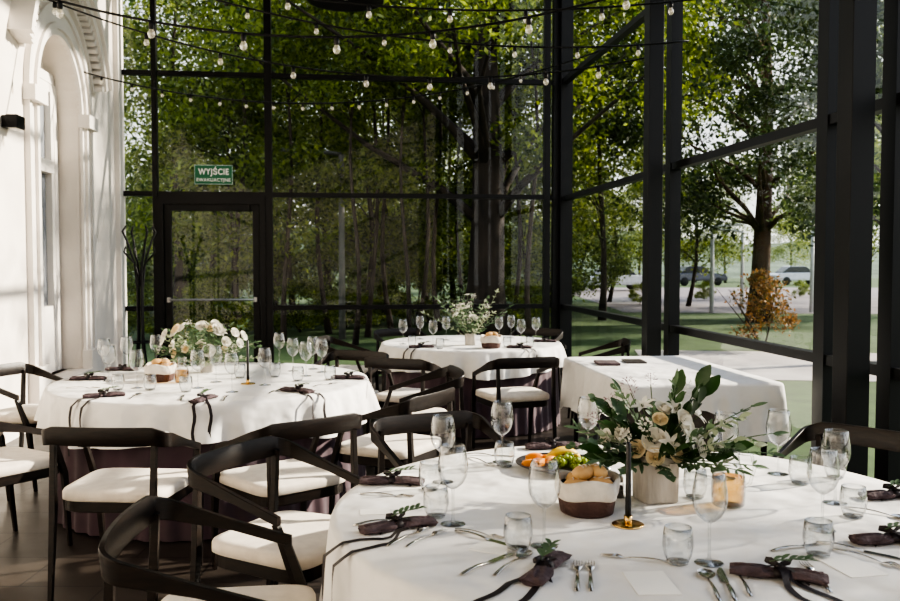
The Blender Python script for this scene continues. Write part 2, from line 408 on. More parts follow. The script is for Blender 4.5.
# ------------------------------------------------------------ string lights
def string(D,pxm,ym,k,pxs,label,bs=1.0):
    z=lambda px:CAMZ+(263-(ym-k*(px-pxm)**2))*D/F
    xl=AL-K*D+.01; xr=AR-K*D-.07
    L=thing('string_lights',label,'string lights',(0,0,0),0,'festoon lights strung across the room')
    pts=[]
    for i in range(61):
        x=xl+(xr-xl)*i/60; pts.append((x,D,z(450+x*F/D)))
    MB().tube(pts,.008,6).build('cord',M['blackp'],L)
    for px in pxs:
        x=(px-450)/F*D; zz=z(px)
        s=MB().lathe([(.004,0),(.016,-.002),(.020,-.02),(.020,-.05),(.015,-.056)],10).build('socket',M['blackp'],L); s.location=(x,D,zz); s.scale=(bs,)*3
        q=MB().lathe([(.012,-.054),(.016,-.060),(.026,-.078),(.028,-.092),(.022,-.110),(.010,-.120),(.0005,-.122)],12).build('bulb',M['bulb'],s)
string(5.6,330,40,.00050,[-30,65,155,246,338,433,528,624,720],'nearest festoon string with large bulbs dipping across the top',.88)
string(8.0,445,80,.00050,[60,150,223,295,367,430,490,545,597,650],'middle festoon string sagging over the far round table',.92)
string(9.6,310,105,.00062,[48,78,105,135,165,193,222,248,275,304,333,360,387,414,440,467,493,520,545],'farthest festoon string hanging lowest near the back glass',.65)
string(6.6,500,14,.00030,[130,210,290,370,450,525,600,668],'high festoon string crossing above the middle of the room',.8)
string(7.3,560,50,.00040,[180,250,318,385,450,514,576,636],'festoon string between the high one and the middle one',.75)
# pendant lamp
pl=thing('pendant_lamp','wide black dish pendant lamp hanging at the top of the room','lamp',(atD(347,8),8,3.86))
MB().lathe([(.02,.17),(.10,.165),(.24,.11),(.34,.02),(.345,0),(.33,.005),(.23,.095),(.02,.14)],32).build('shade',M['blackp'],pl)
MB().tube([(0,0,.16),(0,0,HC-3.86)],.008).build('cord',M['blackp'],pl)
MB().ell((0,0,.07),(.05,.05,.06)).build('bulb',M['diff'],pl)
# coat stand
cs=thing('coat_stand','slender black coat stand with curved hooks by the back glass','coat stand',(atD(140,9.6),9.6,0))
MB().lathe([(.19,0),(.19,.012),(.03,.03),(.02,.05)],24,cap=True).build('base',M['blackp'],cs)
for i in range(4):
    a=PI/4+PI/2*i
    MB().tube([(.10*math.cos(a),.10*math.sin(a),.02),(.03*math.cos(a),.03*math.sin(a),.7),(.03*math.cos(a),.03*math.sin(a),1.2),(.06*math.cos(a),.06*math.sin(a),1.5),(.14*math.cos(a),.14*math.sin(a),1.74),(.19*math.cos(a),.19*math.sin(a),1.84),(.15*math.cos(a),.15*math.sin(a),1.9)],.012,6).build('pole',M['steel'],cs)
for i in range(4):
    a=PI/2*i
    pr=[(0,1.25),(.03,1.4),(.06,1.5),(.12,1.56),(.17,1.62),(.15,1.68)]
    MB().tube([(r*math.cos(a),r*math.sin(a),z) for r,z in pr],.010,6).build('hook',M['steel'],cs)
MB().lathe([(.10,.62),(.11,.63),(.10,.64)],20).build('ring',M['steel'],cs)

# ------------------------------------------------------------ chair
def seat_ring(k,z,w=.25,d=.235):
    r=[]
    for j in range(36):
        a=2*PI*j/36; c,s=math.cos(a),math.sin(a)
        e=.32; x=math.copysign(abs(c)**e,c); y=math.copysign(abs(s)**e,s)
        r.append((x*w*k*(1+.05*y),y*d*k+.01,z))
    return r
def make_chair():
    t=thing('dining_chair','','chair')
    MB().loft([seat_ring(.96,.44),seat_ring(1,.446),seat_ring(1.0,.476),seat_ring(.98,.486),seat_ring(.86,.492),seat_ring(.5,.495),seat_ring(.05,.495)]).build('seat',M['seat'],t)
    MB().loft([seat_ring(.93,.39),seat_ring(.96,.395),seat_ring(.96,.44)],smooth=False).build('seat_frame',M['wood'],t,0)
    half=[]
    for i in range(8):
        x=.225*i/7; half.append(Vector((x,-.285+.020*(x/.225)**2,0)))
    for i in range(1,9):
        a=-PI/2+.18+(PI/2-.18)*i/8; half.append(Vector((.225+.06*math.cos(a),-.206+.06*math.sin(a),0)))
    for i in range(1,9):
        q=i/8; half.append(Vector((.285-.008*q,-.206+.365*q,0)))
    full=[Vector((-p.x,p.y,0)) for p in reversed(half[1:])]+half
    nH=len(half)-1; L=[0]
    for i in range(1,len(half)): L.append(L[-1]+(half[i]-half[i-1]).length)
    rings=[]
    for i,p in enumerate(full):
        k=abs(i-nH); c=L[k]/L[-1]; ca=L[7]/L[-1]
        t_=(full[min(i+1,len(full)-1)]-full[max(i-1,0)]).normalized(); o=Vector((t_.y,-t_.x,0))
        q=max(0,(c-ca)/(1-ca))
        z=.745-.140*q; f=max(0,min(1,(c-ca*.85)/(.45)))
        h=.084-.050*f; tt=.016+.006*f
        P=Vector((p.x,p.y,z+.012*f)); up=Vector((0,0,1))+o*.12*(1-f)
        ring=[]
        for qx,qy in[(1,.9),(.75,1),(-.75,1),(-1,.9),(-1,-.9),(-.75,-1),(.75,-1),(1,-.9)]:
            ring.append(P+o*tt/2*qx+up*h/2*qy)
        rings.append(ring)
    mb=MB(); mb.loft(rings,smooth=True)
    r=mb.build('back_rail',M['wood'],t)
    r.data.set_sharp_from_angle(angle=math.radians(30))
    for s in(-1,1):
        MB().tube([(s*.228,-.30,0),(s*.225,-.265,.42),(s*.228,-.250,.73)],[.010,.015,.012],square=True).build('leg',M['wood'],t,.002)
        MB().tube([(s*.245,.255,0),(s*.256,.220,.40),(s*.277,.145,.608)],[.010,.016,.012],square=True).build('leg',M['wood'],t,.002)
    return t
chair=Proto(make_chair())
NT=(.6,2.66); LT=(-1.52,5.6); FT=(.20,8.25)
def ch(x,y,tgt,lab,grp,off=0):
    a=math.atan2(tgt[1]-y,tgt[0]-x)-PI/2+off
    return chair.put((x,y,0),a,lab,grp)
GL='dining chairs around the left round table'; GN='dining chairs around the near round table'; GF='dining chairs around the far round table'
ch(-1.5,4.05,LT,'dark wood chair with cream seat seen from behind, nearest the left table',GL,-.08)
ch(-2.36,4.5,LT,'dark wood chair at the left picture edge, second from the left wall',GL,.1)
ch(-2.95,5.15,LT,'dark wood chair facing right beside the left wall',GL)
ch(-2.9,6.0,LT,'dark wood chair tucked by the wall behind the left table',GL)
ch(-.80,4.2,LT,'dark wood chair in front of the ribboned napkin of the left table',GL,.25)
ch(-.33,4.95,LT,'dark wood chair at the right side of the left table, back turned right',GL)
ch(-.22,5.85,LT,'dark wood chair between the left table and the far table',GL)
ch(-.85,6.85,LT,'dark wood chair behind the right end of the left table',GL)
ch(-.60,3.27,NT,'dark wood chair at the upper left of the near table',GN)
ch(-.64,2.46,NT,'dark wood chair in the foreground at the bottom left of the near table',GN,-.08)
ch(.0,3.87,NT,'dark wood chair behind the near table beside the leftmost wine glasses',GN)
ch(.95,3.99,NT,'dark wood chair behind the flowers of the near table',GN)
ch(1.62,3.56,NT,'dark wood chair behind the near table at its right end',GN)
ch(-.30,6.80,FT,'dark wood chair in front of the far table, left of two',GF,-.1)
ch(.50,6.86,FT,'dark wood chair with cream seat in front of the far table, right of two',GF,.1)
ch(1.38,8.15,FT,'dark wood chair on the right side of the far table',GF)
ch(-.98,8.4,FT,'dark wood chair on the left side of the far table',GF)
ch(-.45,9.3,FT,'dark wood chair behind the far table at its left',GF)
ch(.85,9.35,FT,'dark wood chair behind the far table at its right',GF)

# ------------------------------------------------------------ tables
TZ=.745; TOP=.752
def round_table(c,R,lab,which,seed,drop=.30):
    rnd=random.Random(seed)
    t=thing('round_table',lab,'table',(c[0],c[1],0),0,'round banquet tables')
    MB().lathe([(.001,TZ-.03),(R-.01,TZ-.03),(R,TZ-.02),(R,TZ-.004),(R-.004,TZ),(.001,TZ)],64).build('tabletop',M['tabw'],t)
    for i in range(4):
        a=PI/4+i*PI/2
        MB().tube([(R*.62*math.cos(a),R*.62*math.sin(a),0),(R*.62*math.cos(a),R*.62*math.sin(a),TZ-.03)],.02).build('leg',M['blackp'],t)
    n=240; ph=[rnd.uniform(0,6.28) for _ in range(5)]
    def ruff(a): return .5*math.sin(17*a+ph[0])+.35*math.sin(26*a+ph[1])+.35*math.sin(9*a+ph[2])+.2*math.sin(41*a+ph[4])
    def ring(r,z,amp,zj=0): return [((r+amp*ruff(2*PI*j/n))*math.cos(2*PI*j/n),(r+amp*ruff(2*PI*j/n))*math.sin(2*PI*j/n),z+zj*math.sin(4*2*PI*j/n+ph[3])) for j in range(n)]
    rings=[ring(.001,TOP,0)]+[ring(R*k,TOP,0) for k in(.3,.6,.9,.985)]+[ring(R+.006,TOP-.004,0),ring(R+.012,TOP-.018,.001)]
    for k in range(1,9):
        d=k/8; rings.append(ring(R+.014+.026*d,TOP-.018-drop*d,.040*d**.7,.025*d*d))
    o=MB().loft(rings,cap=False).build('tablecloth',M['cloth']); o.location=(c[0],c[1],0)
    tag(o,'white tablecloth draped over the %s round table'%which,'tablecloth','white round tablecloths')
    rings=[]
    for k in range(8):
        d=k/7
        rings.append([((R+.004-.03*(1-d)+.012*d*math.sin(48*2*PI*j/360+math.sin(j*.1)))*math.cos(2*PI*j/360),(R+.004-.03*(1-d)+.012*d*math.sin(48*2*PI*j/360+math.sin(j*.1)))*math.sin(2*PI*j/360),TZ-.06-(TZ-.068)*d) for j in range(360)])
    rings=[[(p[0]*.985,p[1]*.985,p[2]) for p in r] for r in rings]
    o=MB().loft(rings,cap=False).build('table_skirt',M['skirt']); o.location=(c[0],c[1],0)
    tag(o,'mauve pleated skirt hanging to the floor under the %s round table'%which,'table skirt','mauve table skirts')
round_table(NT,.95,'large round table in the foreground right with flowers and candle','near',1,.36)
round_table(LT,.98,'round table by the left wall with a mound of white flowers','left',2,.21)
round_table(FT,.84,'smaller round table at the far end before the back glass','far',3,.2)
# rectangular table
rt=thing('serving_table','rectangular table under a white cloth along the right glass wall','table',(1.5,6.2,0),math.atan(K))
MB().box((0,0,TZ-.015),(.94,1.56,.03)).build('tabletop',M['tabw'],rt)
for sx in(-1,1):
    for sy in(-1,1): MB().tube([(sx*.42,sy*.72,0),(sx*.42,sy*.72,TZ-.03)],.02).build('leg',M['blackp'],rt)
n=240
def rring(w,d,z,amp=0,zj=0):
    r=[]
    for j in range(n):
        a=2*PI*(j+.5)/n; c,s=math.cos(a),math.sin(a)
        m=max(abs(c),abs(s)); x,y=c/m,s/m
        L=(abs(x)**26+abs(y)**26)**(1/26); x/=L;y/=L
        q=amp*(math.sin(23*a)+.6*math.sin(37*a+1))*.5
        cor=(abs(x*y))**6
        r.append(((w+q)*x,(d+q)*y,z+zj*cor*-1))
    return r
rings=[rring(.001,.001,TOP)]+[rring(.5*k,.82*k,TOP) for k in(.4,.8,.98)]+[rring(.508,.828,TOP-.006),rring(.514,.834,TOP-.02,.001)]
for k in range(1,8):
    d=k/7; rings.append(rring(.516+.03*d,.836+.03*d,TOP-.02-.33*d,.030*d,.10*d))
o=MB().loft(rings,cap=False).build('tablecloth',M['cloth']); o.location=(1.5,6.2,0); o.rotation_euler=(0,0,math.atan(K))
tag(o,'white tablecloth with hanging corners over the rectangular table by the windows','tablecloth')
bk=at(607,364,TOP+.001)
tag(MB().box((0,0,.009),(.16,.22,.018)).build('folder',M['napkin'],None,.002),'dark closed folder lying on the rectangular table','folder').location=bk
tag(MB().box((0,0,.006),(.15,.21,.012)).build('folder',M['slate'],None,.002),'black folder on the rectangular table, right of the mauve folder','folder').location=at(634,362,TOP+.001)

def onT(px,py,T,R,m=.06,z=TOP+.0005):
    p=at(px,py,z)
    if T is FT: p=at(px,py-4,z)
    v=Vector((p.x-T[0],p.y-T[1])); 
    if v.length>R-m: v=v.normalized()*(R-m)
    return Vector((T[0]+v.x,T[1]+v.y,z))
occ=[]
def free(p,r,T,R,it=60):
    """nudge p so that it does not overlap earlier things on a table"""
    for _ in range(it):
        hit=False
        for (q,rq) in occ:
            d=Vector((p.x-q.x,p.y-q.y)); m=r+rq
            if d.length<m:
                hit=True
                if d.length<1e-4: d=Vector((1,0))
                d=d.normalized()*(m-((Vector((p.x-q.x,p.y-q.y))).length)+.001); p=Vector((p.x+d.x,p.y+d.y,p.z))
        v=Vector((p.x-T[0],p.y-T[1]))
        if v.length>R-r-.005: v=v.normalized()*(R-r-.006); p=Vector((T[0]+v.x,T[1]+v.y,p.z))
        if not hit: break
    occ.append((p.copy(),r)); return p

# ------------------------------------------------------------ flowers
def rose_mesh(r,mat='petal',name='rose',parent=None,openk=1.0,rnd=random):
    b=MB()
    for li,(n,rad,fl) in enumerate([(3,.28,.0),(4,.48,.06),(5,.70,.18),(6,.92,.42)]):
        for k in range(n):
            ph=2*PI*k/n+li*.7+rnd.uniform(-.15,.15); wid=PI/n*1.35
            g=[]; nu,nv=5,5
            for v in range(nv):
                vv=v/(nv-1); row=[]
                for u in range(nu):
                    uu=-1+2*u/(nu-1); a=ph+uu*wid
                    edge=1-.22*uu*uu*vv
                    rr=r*rad*(math.sin(vv*1.6)*.92+fl*openk*vv**2.5)+r*.03
                    zz=r*(.95-.10*li)*(1-math.cos(vv*1.75))*.78*edge-r*.10*li*.5*vv
                    row.append((rr*math.cos(a),rr*math.sin(a),zz))
                g.append(row)
            b.loft(g,False,True,closed=False)
    b.ell((0,0,r*.3),(r*.22,r*.22,r*.35),8,6)
    return b.build(name,M[mat],parent)
def star_mesh(r,mat,name,parent):
    b=MB()
    for k in range(6):
        a=2*PI*k/6; b.leaf((0,0,0),(math.cos(a),math.sin(a),.7),(0,0,1),r,r*.38,.35)
    for k in range(5):
        a=2*PI*k/5; b.tube([(0,0,0),(r*.15*math.cos(a),r*.15*math.sin(a),r*.5)],r*.015,4)
    return b.build(name,M[mat],parent)
def spray_mesh(r,mat,name,parent,n=40,rnd=random):
    b=MB()
    for i in range(n):
        a=rnd.uniform(0,6.28); h=rnd.uniform(0,1); rr=r*(.25+.3*math.sin(h*PI))
        p=Vector((rr*math.cos(a),rr*math.sin(a),h*r*1.6))
        b.leaf(p,(math.cos(a),math.sin(a),.6),(0,0,1),r*.3,r*.13,.2,3)
    b.tube([(0,0,-r*.3),(0,0,r*1.4)],r*.03,5)
    return b.build(name,M[mat],parent)
def branch_mesh(p0,d,L,kind,parent,name,rnd,lw=None):
    b=MB(); d=Vector(d).normalized(); pts=[]; p=Vector(p0); dd=d.copy()
    n=9
    for i in range(n+1):
        pts.append(p.copy()); p=p+dd*L/n; dd=(dd+Vector((0,0,0 if kind=='big' else -.035))+Vector((rnd.uniform(-.06,.06),rnd.uniform(-.06,.06),rnd.uniform(-.03,.04)))).normalized()
    b.tube(pts,[.0022*(1-.6*i/n)+.0006 for i in range(n+1)],5)
    spec={'euc':(.038,.030,.0),'long':(.068,.016,.05),'big':(.105,.055,.12),'pale':(.05,.022,.2)}[kind]
    for i in range(2,n+1):
        t=(pts[min(i+1,n)]-pts[i-1]).normalized()
        side=t.cross(Vector((0,0,1)))
        if side.length<.1: side=Vector((1,0,0))
        side.normalize()
        if kind=='big' and i%2: continue
        for s in(-1,1):
            a=rnd.uniform(-.7,.7); ax=side*s*math.cos(a)+t.cross(side)*math.sin(a)
            k=rnd.uniform(.75,1.15)*(1-.35*i/n); up_=.95 if kind=='big' else .55
            b.leaf(pts[i],ax*.9+t*up_,t.cross(ax)+Vector((0,-.5 if kind=='big' else 0,.5)),spec[0]*k,spec[1]*k,spec[2])
    b.leaf(pts[-1],dd,(0,-.6,.6),spec[0]*.8,spec[1]*.8,.1)
    return b.build(name,M[{'euc':'leafe','long':'leafe','big':'leafd','pale':'leafp'}[kind]],parent)
def orient(o,p,d):
    d=Vector(d).normalized(); q=Vector((0,0,1)).rotation_difference(d); o.rotation_mode='QUATERNION'; o.rotation_quaternion=q; o.location=p
def bouquet(lab,loc,z0,items,branches,seed,group=None):
    rnd=random.Random(seed)
    t=thing('flower_bouquet',lab,'flowers',(loc[0],loc[1],z0),0,group)
    for kind,x,y,z,r in items:
        d=Vector((x,y-.03,max(z-.02,.05)*.9))
        if kind=='rose': o=rose_mesh(r,'petal','rose',t,rnd=rnd)
        elif kind=='cream': o=rose_mesh(r,'petal2','rose',t,.7,rnd); o['label']='cream yellow rose'
        elif kind=='star': o=star_mesh(r,'petal','lily',t)
        elif kind=='mauve': o=spray_mesh(r,'petal3','filler_flower',t,rnd=rnd); o['label']='dusty mauve filler flower'
        elif kind=='spray': o=spray_mesh(r,'petal','filler_flower',t,rnd=rnd)
        orient(o,Vector((x,y,z))-d.normalized()*r*.6,d)
        MB().tube([(x*.15,y*.15,-.04),(x*.5,y*.5,z*.5),(x,y,z-r*.3)],.002,5).build('stem',M['stemm'],t)
    for kind,dx,dy,dz,L in branches:
        branch_mesh((0+dx*.02,dy*.02,-.03),(dx,dy,dz),L,kind,t,{'euc':'eucalyptus_branch','long':'willow_leaf_branch','big':'dark_leaf_branch','pale':'pale_leaf_branch'}[kind],rnd)
    return t
def vase(lab,loc,s=1,h=1,w=1):
    t=thing('flower_vase',lab,'vase',loc)
    def sq(wd,z):
        r=[]
        for j in range(32):
            c_,s_=math.cos(2*PI*j/32),math.sin(2*PI*j/32); m=(abs(c_)**7+abs(s_)**7)**(1/7)
            x,y=c_/m*wd*s*w,s_/m*wd*s*w; r.append((x*math.cos(.2)-y*math.sin(.2),x*math.sin(.2)+y*math.cos(.2),z*s*h if z>.01 else z))
        return r
    MB().loft([sq(.002,0),sq(.050,0),sq(.052,.003),sq(.053,.06),sq(.054,.128),sq(.055,.134),sq(.047,.134),sq(.045,.02),sq(.001,.02)],cap=False).build('body',M['zinc'],t)
    MB().loft([sq(.0535,.112),sq(.0565,.116),sq(.0565,.128),sq(.0545,.132)],cap=False).build('rim_band',M['zinc'],t)
    return t
vp=onT(655,499,NT,.95); occ.append((vp,.09))
vase('rough whitewashed square planter holding the flowers on the near table',vp,1,1.10,1.13)
bouquet('bouquet of white roses, lilies and green leaves on the near table',vp,TOP+.15,
 [('rose',-.02,-.07,.055,.032),('rose',.09,-.05,.10,.034),('cream',-.075,-.06,.025,.027),('cream',-.02,-.085,.005,.026),('rose',-.12,-.03,.08,.028),('rose',.03,-.02,.15,.030),
  ('star',.06,-.05,.16,.045),('star',.14,-.02,.14,.048),('star',-.05,-.02,.17,.044),('star',.03,-.09,.05,.040),('star',.18,-.03,.07,.042),('star',.10,-.09,.07,.040),('star',.22,.0,.11,.04),('star',-.14,-.04,.05,.04),
  ('mauve',-.08,.0,.20,.036),('mauve',-.14,-.02,.16,.032),('mauve',-.01,.03,.22,.028),('mauve',-.19,-.02,.11,.028),('spray',.10,.02,.20,.033),('spray',-.05,-.08,.10,.03),('spray',.16,-.07,.02,.028),('spray',-.11,-.08,.07,.028),
  ('cream',.05,-.08,.010,.022),('rose',.13,-.08,.03,.024),('cream',.0,-.06,.12,.022),('rose',.20,-.05,.02,.022),('rose',-.17,-.05,.06,.022),('rose',.07,-.09,.13,.022)],
 [('big',.42,-.1,1.0,.27),('big',.58,-.10,.9,.25),('big',.30,-.08,1.1,.22),('big',-.5,-.2,.6,.17),('big',.2,-.5,.25,.10),('euc',-.9,-.3,.45,.24),('euc',-.7,-.1,.9,.27),('euc',-.3,.4,1,.26),('euc',-.9,-.5,.20,.22),('euc',-.8,-.4,.6,.24),
  ('long',.95,0,.42,.36),('long',.9,-.3,.28,.32),('long',.9,.1,.65,.34),('long',.8,-.5,.15,.24),('euc',.6,-.6,.15,.19),('euc',-.5,-.7,.15,.17),('euc',-.9,.2,.25,.24),('long',-.4,-.1,1.1,.25),('long',-.9,-.1,.6,.26),('euc',.1,.6,.7,.22),('euc',.0,-.7,.05,.14),
  ('pale',.8,-.4,.5,.24),('pale',-.8,-.4,.6,.20),('big',-.9,-.3,.25,.17),('big',.9,-.4,.30,.20),('long',.3,-.1,1.,.25),('euc',.4,-.4,.6,.2),('long',-.8,-.5,.2,.22),('euc',.7,-.5,.4,.24),('long',.95,-.2,.12,.28),('big',-.65,-.1,.6,.20),('pale',.9,-.1,.35,.30),('pale',.85,-.2,.7,.28)],11)
lp=onT(207,372,LT,.98); occ.append((lp,.075))
vase('low whitewashed planter holding the flowers on the left table',lp,.8)
rnd=random.Random(5); its=[]; brs=[]
for i in range(32):
    x=rnd.uniform(-.27,.27); z=rnd.uniform(.02,.28)*(1-abs(x)*1.6)+.03
    its.append((['rose','rose','star','rose','spray','cream'][i%6],x,rnd.uniform(-.18,-.03),z,rnd.uniform(.022,.038)))
for i in range(48):
    a=2*PI*i/48+rnd.uniform(-.1,.1); brs.append((['euc','pale','euc','long','euc','long','euc','pale'][i%8],math.cos(a),math.sin(a),rnd.uniform(.1,1.4),rnd.uniform(.27,.38)))
bouquet('low mound of white roses and pale greenery on the left table',lp,TOP+.09,its,brs,12)
fp=onT(470,349,FT,.8); occ.append((fp,.06))
vase('small whitewashed planter holding tall flowers on the far table',fp,.8)
its=[];brs=[]
for i in range(16): a=rnd.uniform(0,6.28); its.append((['rose','spray','spray','star'][i%4],.15*math.cos(a),.10*math.sin(a),rnd.uniform(.10,.40),.034))
for i in range(18): a=2*PI*i/18; brs.append((['pale','euc','long'][i%3],math.cos(a),math.sin(a),rnd.uniform(.6,3.0),rnd.uniform(.28,.50)))
bouquet('tall loose bouquet of wild white flowers on the far table',fp,TOP+.09,its,brs,13)

# ------------------------------------------------------------ candle
def candle(lab1,lab2,loc,h):
    t=thing('candle_holder',lab1,'candle holder',loc)
    MB().lathe([(.001,0),(.044,0),(.046,.003),(.042,.005),(.014,.005),(.0001,.006)],28).build('dish',M['gold'],t)
    MB().lathe([(.009,.005),(.011,.008),(.012,.028),(.0095,.028),(.0092,.012)],18).build('socket',M['gold'],t)
    c=thing('taper_candle',lab2,'candle',(loc[0],loc[1],loc[2]+.0125))
    MB().lathe([(.001,0),(.0088,0),(.0085,h*.2),(.0070,h-.004),(.004,h),(.001,h+.002)],18).build('wax',M['candle'],c)
    MB().tube([(0,0,h),(.001,0,h+.008),(.003,0,h+.012)],.0008,5).build('wick',M['paper'],c)
cp=onT(628,525,NT,.95); occ.append((cp,.05))
candle('round brass candle dish in front of the near bouquet','tall black taper candle in front of the near bouquet',cp,.225)
cp=onT(248,384,LT,.98); occ.append((cp,.05))
candle('brass candle dish on the left table','black taper candle to the right of the left mound of flowers',cp,.26)

# ------------------------------------------------------------ bread and fruit
def basket(lab,loc,k=1):
    t=thing('bread_basket',lab,'basket',loc)
    def wav(r,z,a,w=36,f=5,f2=3,p=0): return [((r*k+a*math.sin(f*2*PI*j/w+p)+a*.6*math.sin(f2*4*PI*j/w))*math.cos(2*PI*j/w),(r*k+a*math.sin(f*2*PI*j/w+p)+a*.6*math.sin(f2*4*PI*j/w))*math.sin(2*PI*j/w),z+a*1.4*math.sin(f2*2*PI*j/w)) for j in range(w)]
    MB().loft([wav(.001,0,0),wav(.070,0,0),wav(.080,.006,.001),wav(.086,.035,.002),wav(.086,.070,.003),wav(.082,.085,.002),wav(.074,.012,.001),wav(.001,.012,0)],cap=False).build('body',M['basket'],t)
    rr=[wav(.087,.050,.003),wav(.094,.056,.004),wav(.097,.075,.005),wav(.094,.100,.006,p=1),wav(.090,.108,.006,p=1),wav(.084,.103,.004,p=1),wav(.080,.06,.002)]
    MB().loft(rr,cap=False).build('cuff',M['basketw'],t)
    return t
def roll(lab,loc,rz,k=1):
    b=MB()
    b.ell((0,0,.024*k),(.050*k,.034*k,.026*k),16,10)
    b2=MB()
    o=thing('bread_roll',lab,'bread roll',loc,rz,'bread rolls')
    b.build('crust',M['bread'],o)
    for s in(-.02,0,.02): b2.tube([(s*k,-.014*k,.048*k),(s*k+.008*k,0,.0505*k),(s*k+.012*k,.014*k,.047*k)],.002*k,5)
    b2.build('score_marks',M['basketw'],o)
def rolls(bp,which):
    for i,(x,y,z,r,w) in enumerate([(-.035,-.022,.068,.3,'front left'),(.035,-.020,.070,-.5,'front right'),(-.03,.035,.073,1.2,'back left'),(.034,.036,.072,.2,'back right'),(-.012,-.004,.101,.8,'topmost'),(.03,.015,.099,2.,'second from the top')]):
        roll('golden bread roll, %s one in the %s'%(w,which),(bp.x+x,bp.y+y,TOP+z),r,.85)
bp=onT(587,512,NT,.95); occ.append((bp,.105))
basket('brown felt bread basket with white cuff on the near table',bp)
rolls(bp,'near basket')
bp=onT(160,381,LT,.98); occ.append((bp,.105))
basket('brown felt bread basket with white cuff on the left table',bp)
rolls(bp,'basket of the left table')
bp=onT(491,352,FT,.8); occ.append((bp,.105))
basket('brown felt bread basket with white cuff on the far table',bp)
rolls(bp,'basket of the far table')
def fruitbowl(lab,loc,which,k=1):
    t=thing('fruit_plate',lab,'plate',loc)
    MB().lathe([(.001,0),(.07,0),(.075,.003),(.125,.014),(.145,.024),(.146,.027),(.142,.026),(.12,.018),(.07,.008),(.001,.008)],44).build('body',M['slate'],t)
    MB().lathe([(.144,.0265),(.1465,.0285),(.1475,.0265)],44).build('rim',M['slate'],t)
    for i,(x,y,rz,w) in enumerate([(-.095,-.015,.3,'outermost'),(-.060,-.045,1.1,'front'),(-.055,.005,2.2,'middle'),(-.075,.045,.2,'rear'),(-.025,.055,-.6,'back centre'),(-.02,-.01,.9,'inner')]):
        o=thing('orange_wedge','peeled orange wedge, %s piece on the fruit plate'%w,'orange wedge',(loc[0]+x,loc[1]+y,loc[2]+.012+.010*(i%2)),rz,'orange wedges on the fruit plate')
        b=MB(); rings=[]
        for j in range(9):
            a=-1.15+2.3*j/8; r=.030*math.cos(a)**.6+.002
            rings.append([(.036*math.sin(a),-.013*math.cos(a),.002+r*.05),(.036*math.sin(a),.013*math.cos(a),.002+r*.05),(.036*math.sin(a),.009*math.cos(a),r*.85),(.036*math.sin(a),-.009*math.cos(a),r*.85)])
        b.loft(rings); b.build('flesh',M['orange'],o,.002)
    o=thing('banana','yellow banana on the fruit plate','banana',(loc[0]+.04,loc[1]+.03,loc[2]+.015),.3)
    pts=[(.085*math.cos(a),.03,.085*math.sin(a)-.045) for a in [math.radians(30+i*12) for i in range(11)]]
    MB().tube(pts,[.006,.010,.013,.015,.016,.016,.016,.015,.013,.009,.005],6).build('peel',M['banana'],o)
    e=pts[-1]; MB().tube([e,(e[0]-.012,e[1],e[2]-.004)],.004,5).build('stem',M['stemm'],o)
    g=thing('grape_bunch','bunch of green grapes on the fruit plate','grapes',(loc[0]+.045,loc[1]-.035,loc[2]+.004),0)
    rn=random.Random(3); b=MB(); q=[]
    for i in range(64):
        x=rn.uniform(-.075,.07); y=rn.uniform(-.04,.04); z=rn.uniform(.008,.058)*(1-abs(x)*7)
        q.append((x,y,max(z,.018)))
    for p in q: MB().ell(p,(.0105,.010,.0115),8,6).build('grape',M['grape'],g)
    MB().tube([(-.02,0,.03),(0,0,.055),(.03,.01,.06)],.002,5).build('stem',M['stemm'],g)
fb=onT(556,469,NT,.95,.15); fb=free(fb,.148,NT,.95)
fruitbowl('shallow dark plate of fruit behind the near bread basket',fb,'near')
def jug(lab,loc,k=1):
    t=thing('juice_carafe',lab,'carafe',loc)
    prof=[(.001,.0),(.048,0),(.052,.006),(.054,.05),(.052,.10),(.036,.14),(.033,.17),(.040,.195),(.041,.197)]
    MB().lathe([(r*k,z*k) for r,z in prof],28).build('body',M['wine'],t)
    MB().lathe([(.001,.005),(.047*k,.005),(.051*k,.05*k),(.050*k,.095*k),(.001,.096*k)],28).build('juice',M['juice'],t)
    MB().tube([(.035*k,0,.17*k),(.075*k,0,.165*k),(.085*k,0,.12*k),(.07*k,0,.07*k),(.052*k,0,.06*k)],.006*k,8).build('handle',M['wine'],t)
j=free(onT(728,505,NT,.95),.06,NT,.95); jug('glass carafe with pale amber juice at the right of the near bouquet',j,.95)
j=free(onT(178,382,LT,.98),.06,LT,.98); jug('glass carafe with pale amber juice on the left table',j,.8)
def shaker(lab,loc,mat):
    t=thing('shaker',lab,'shaker',loc,0,'salt and pepper shakers')
    MB().lathe([(.001,0),(.020,0),(.021,.004),(.017,.05),(.016,.055)],16).build('glass_body',M['wine'],t)
    MB().lathe([(.001,.003),(.018,.003),(.0155,.036),(.001,.037)],16).build('contents',M[mat],t)
    MB().lathe([(.0168,.050),(.0172,.062),(.012,.072),(.0005,.074)],16).build('lid',M['metal'],t)
shaker('pepper shaker with dark contents beside the near bread basket',free(onT(618,497,NT,.95),.024,NT,.95),'pepper')
shaker('salt shaker with white contents beside the near bread basket',free(onT(606,488,NT,.95),.024,NT,.95),'salt')

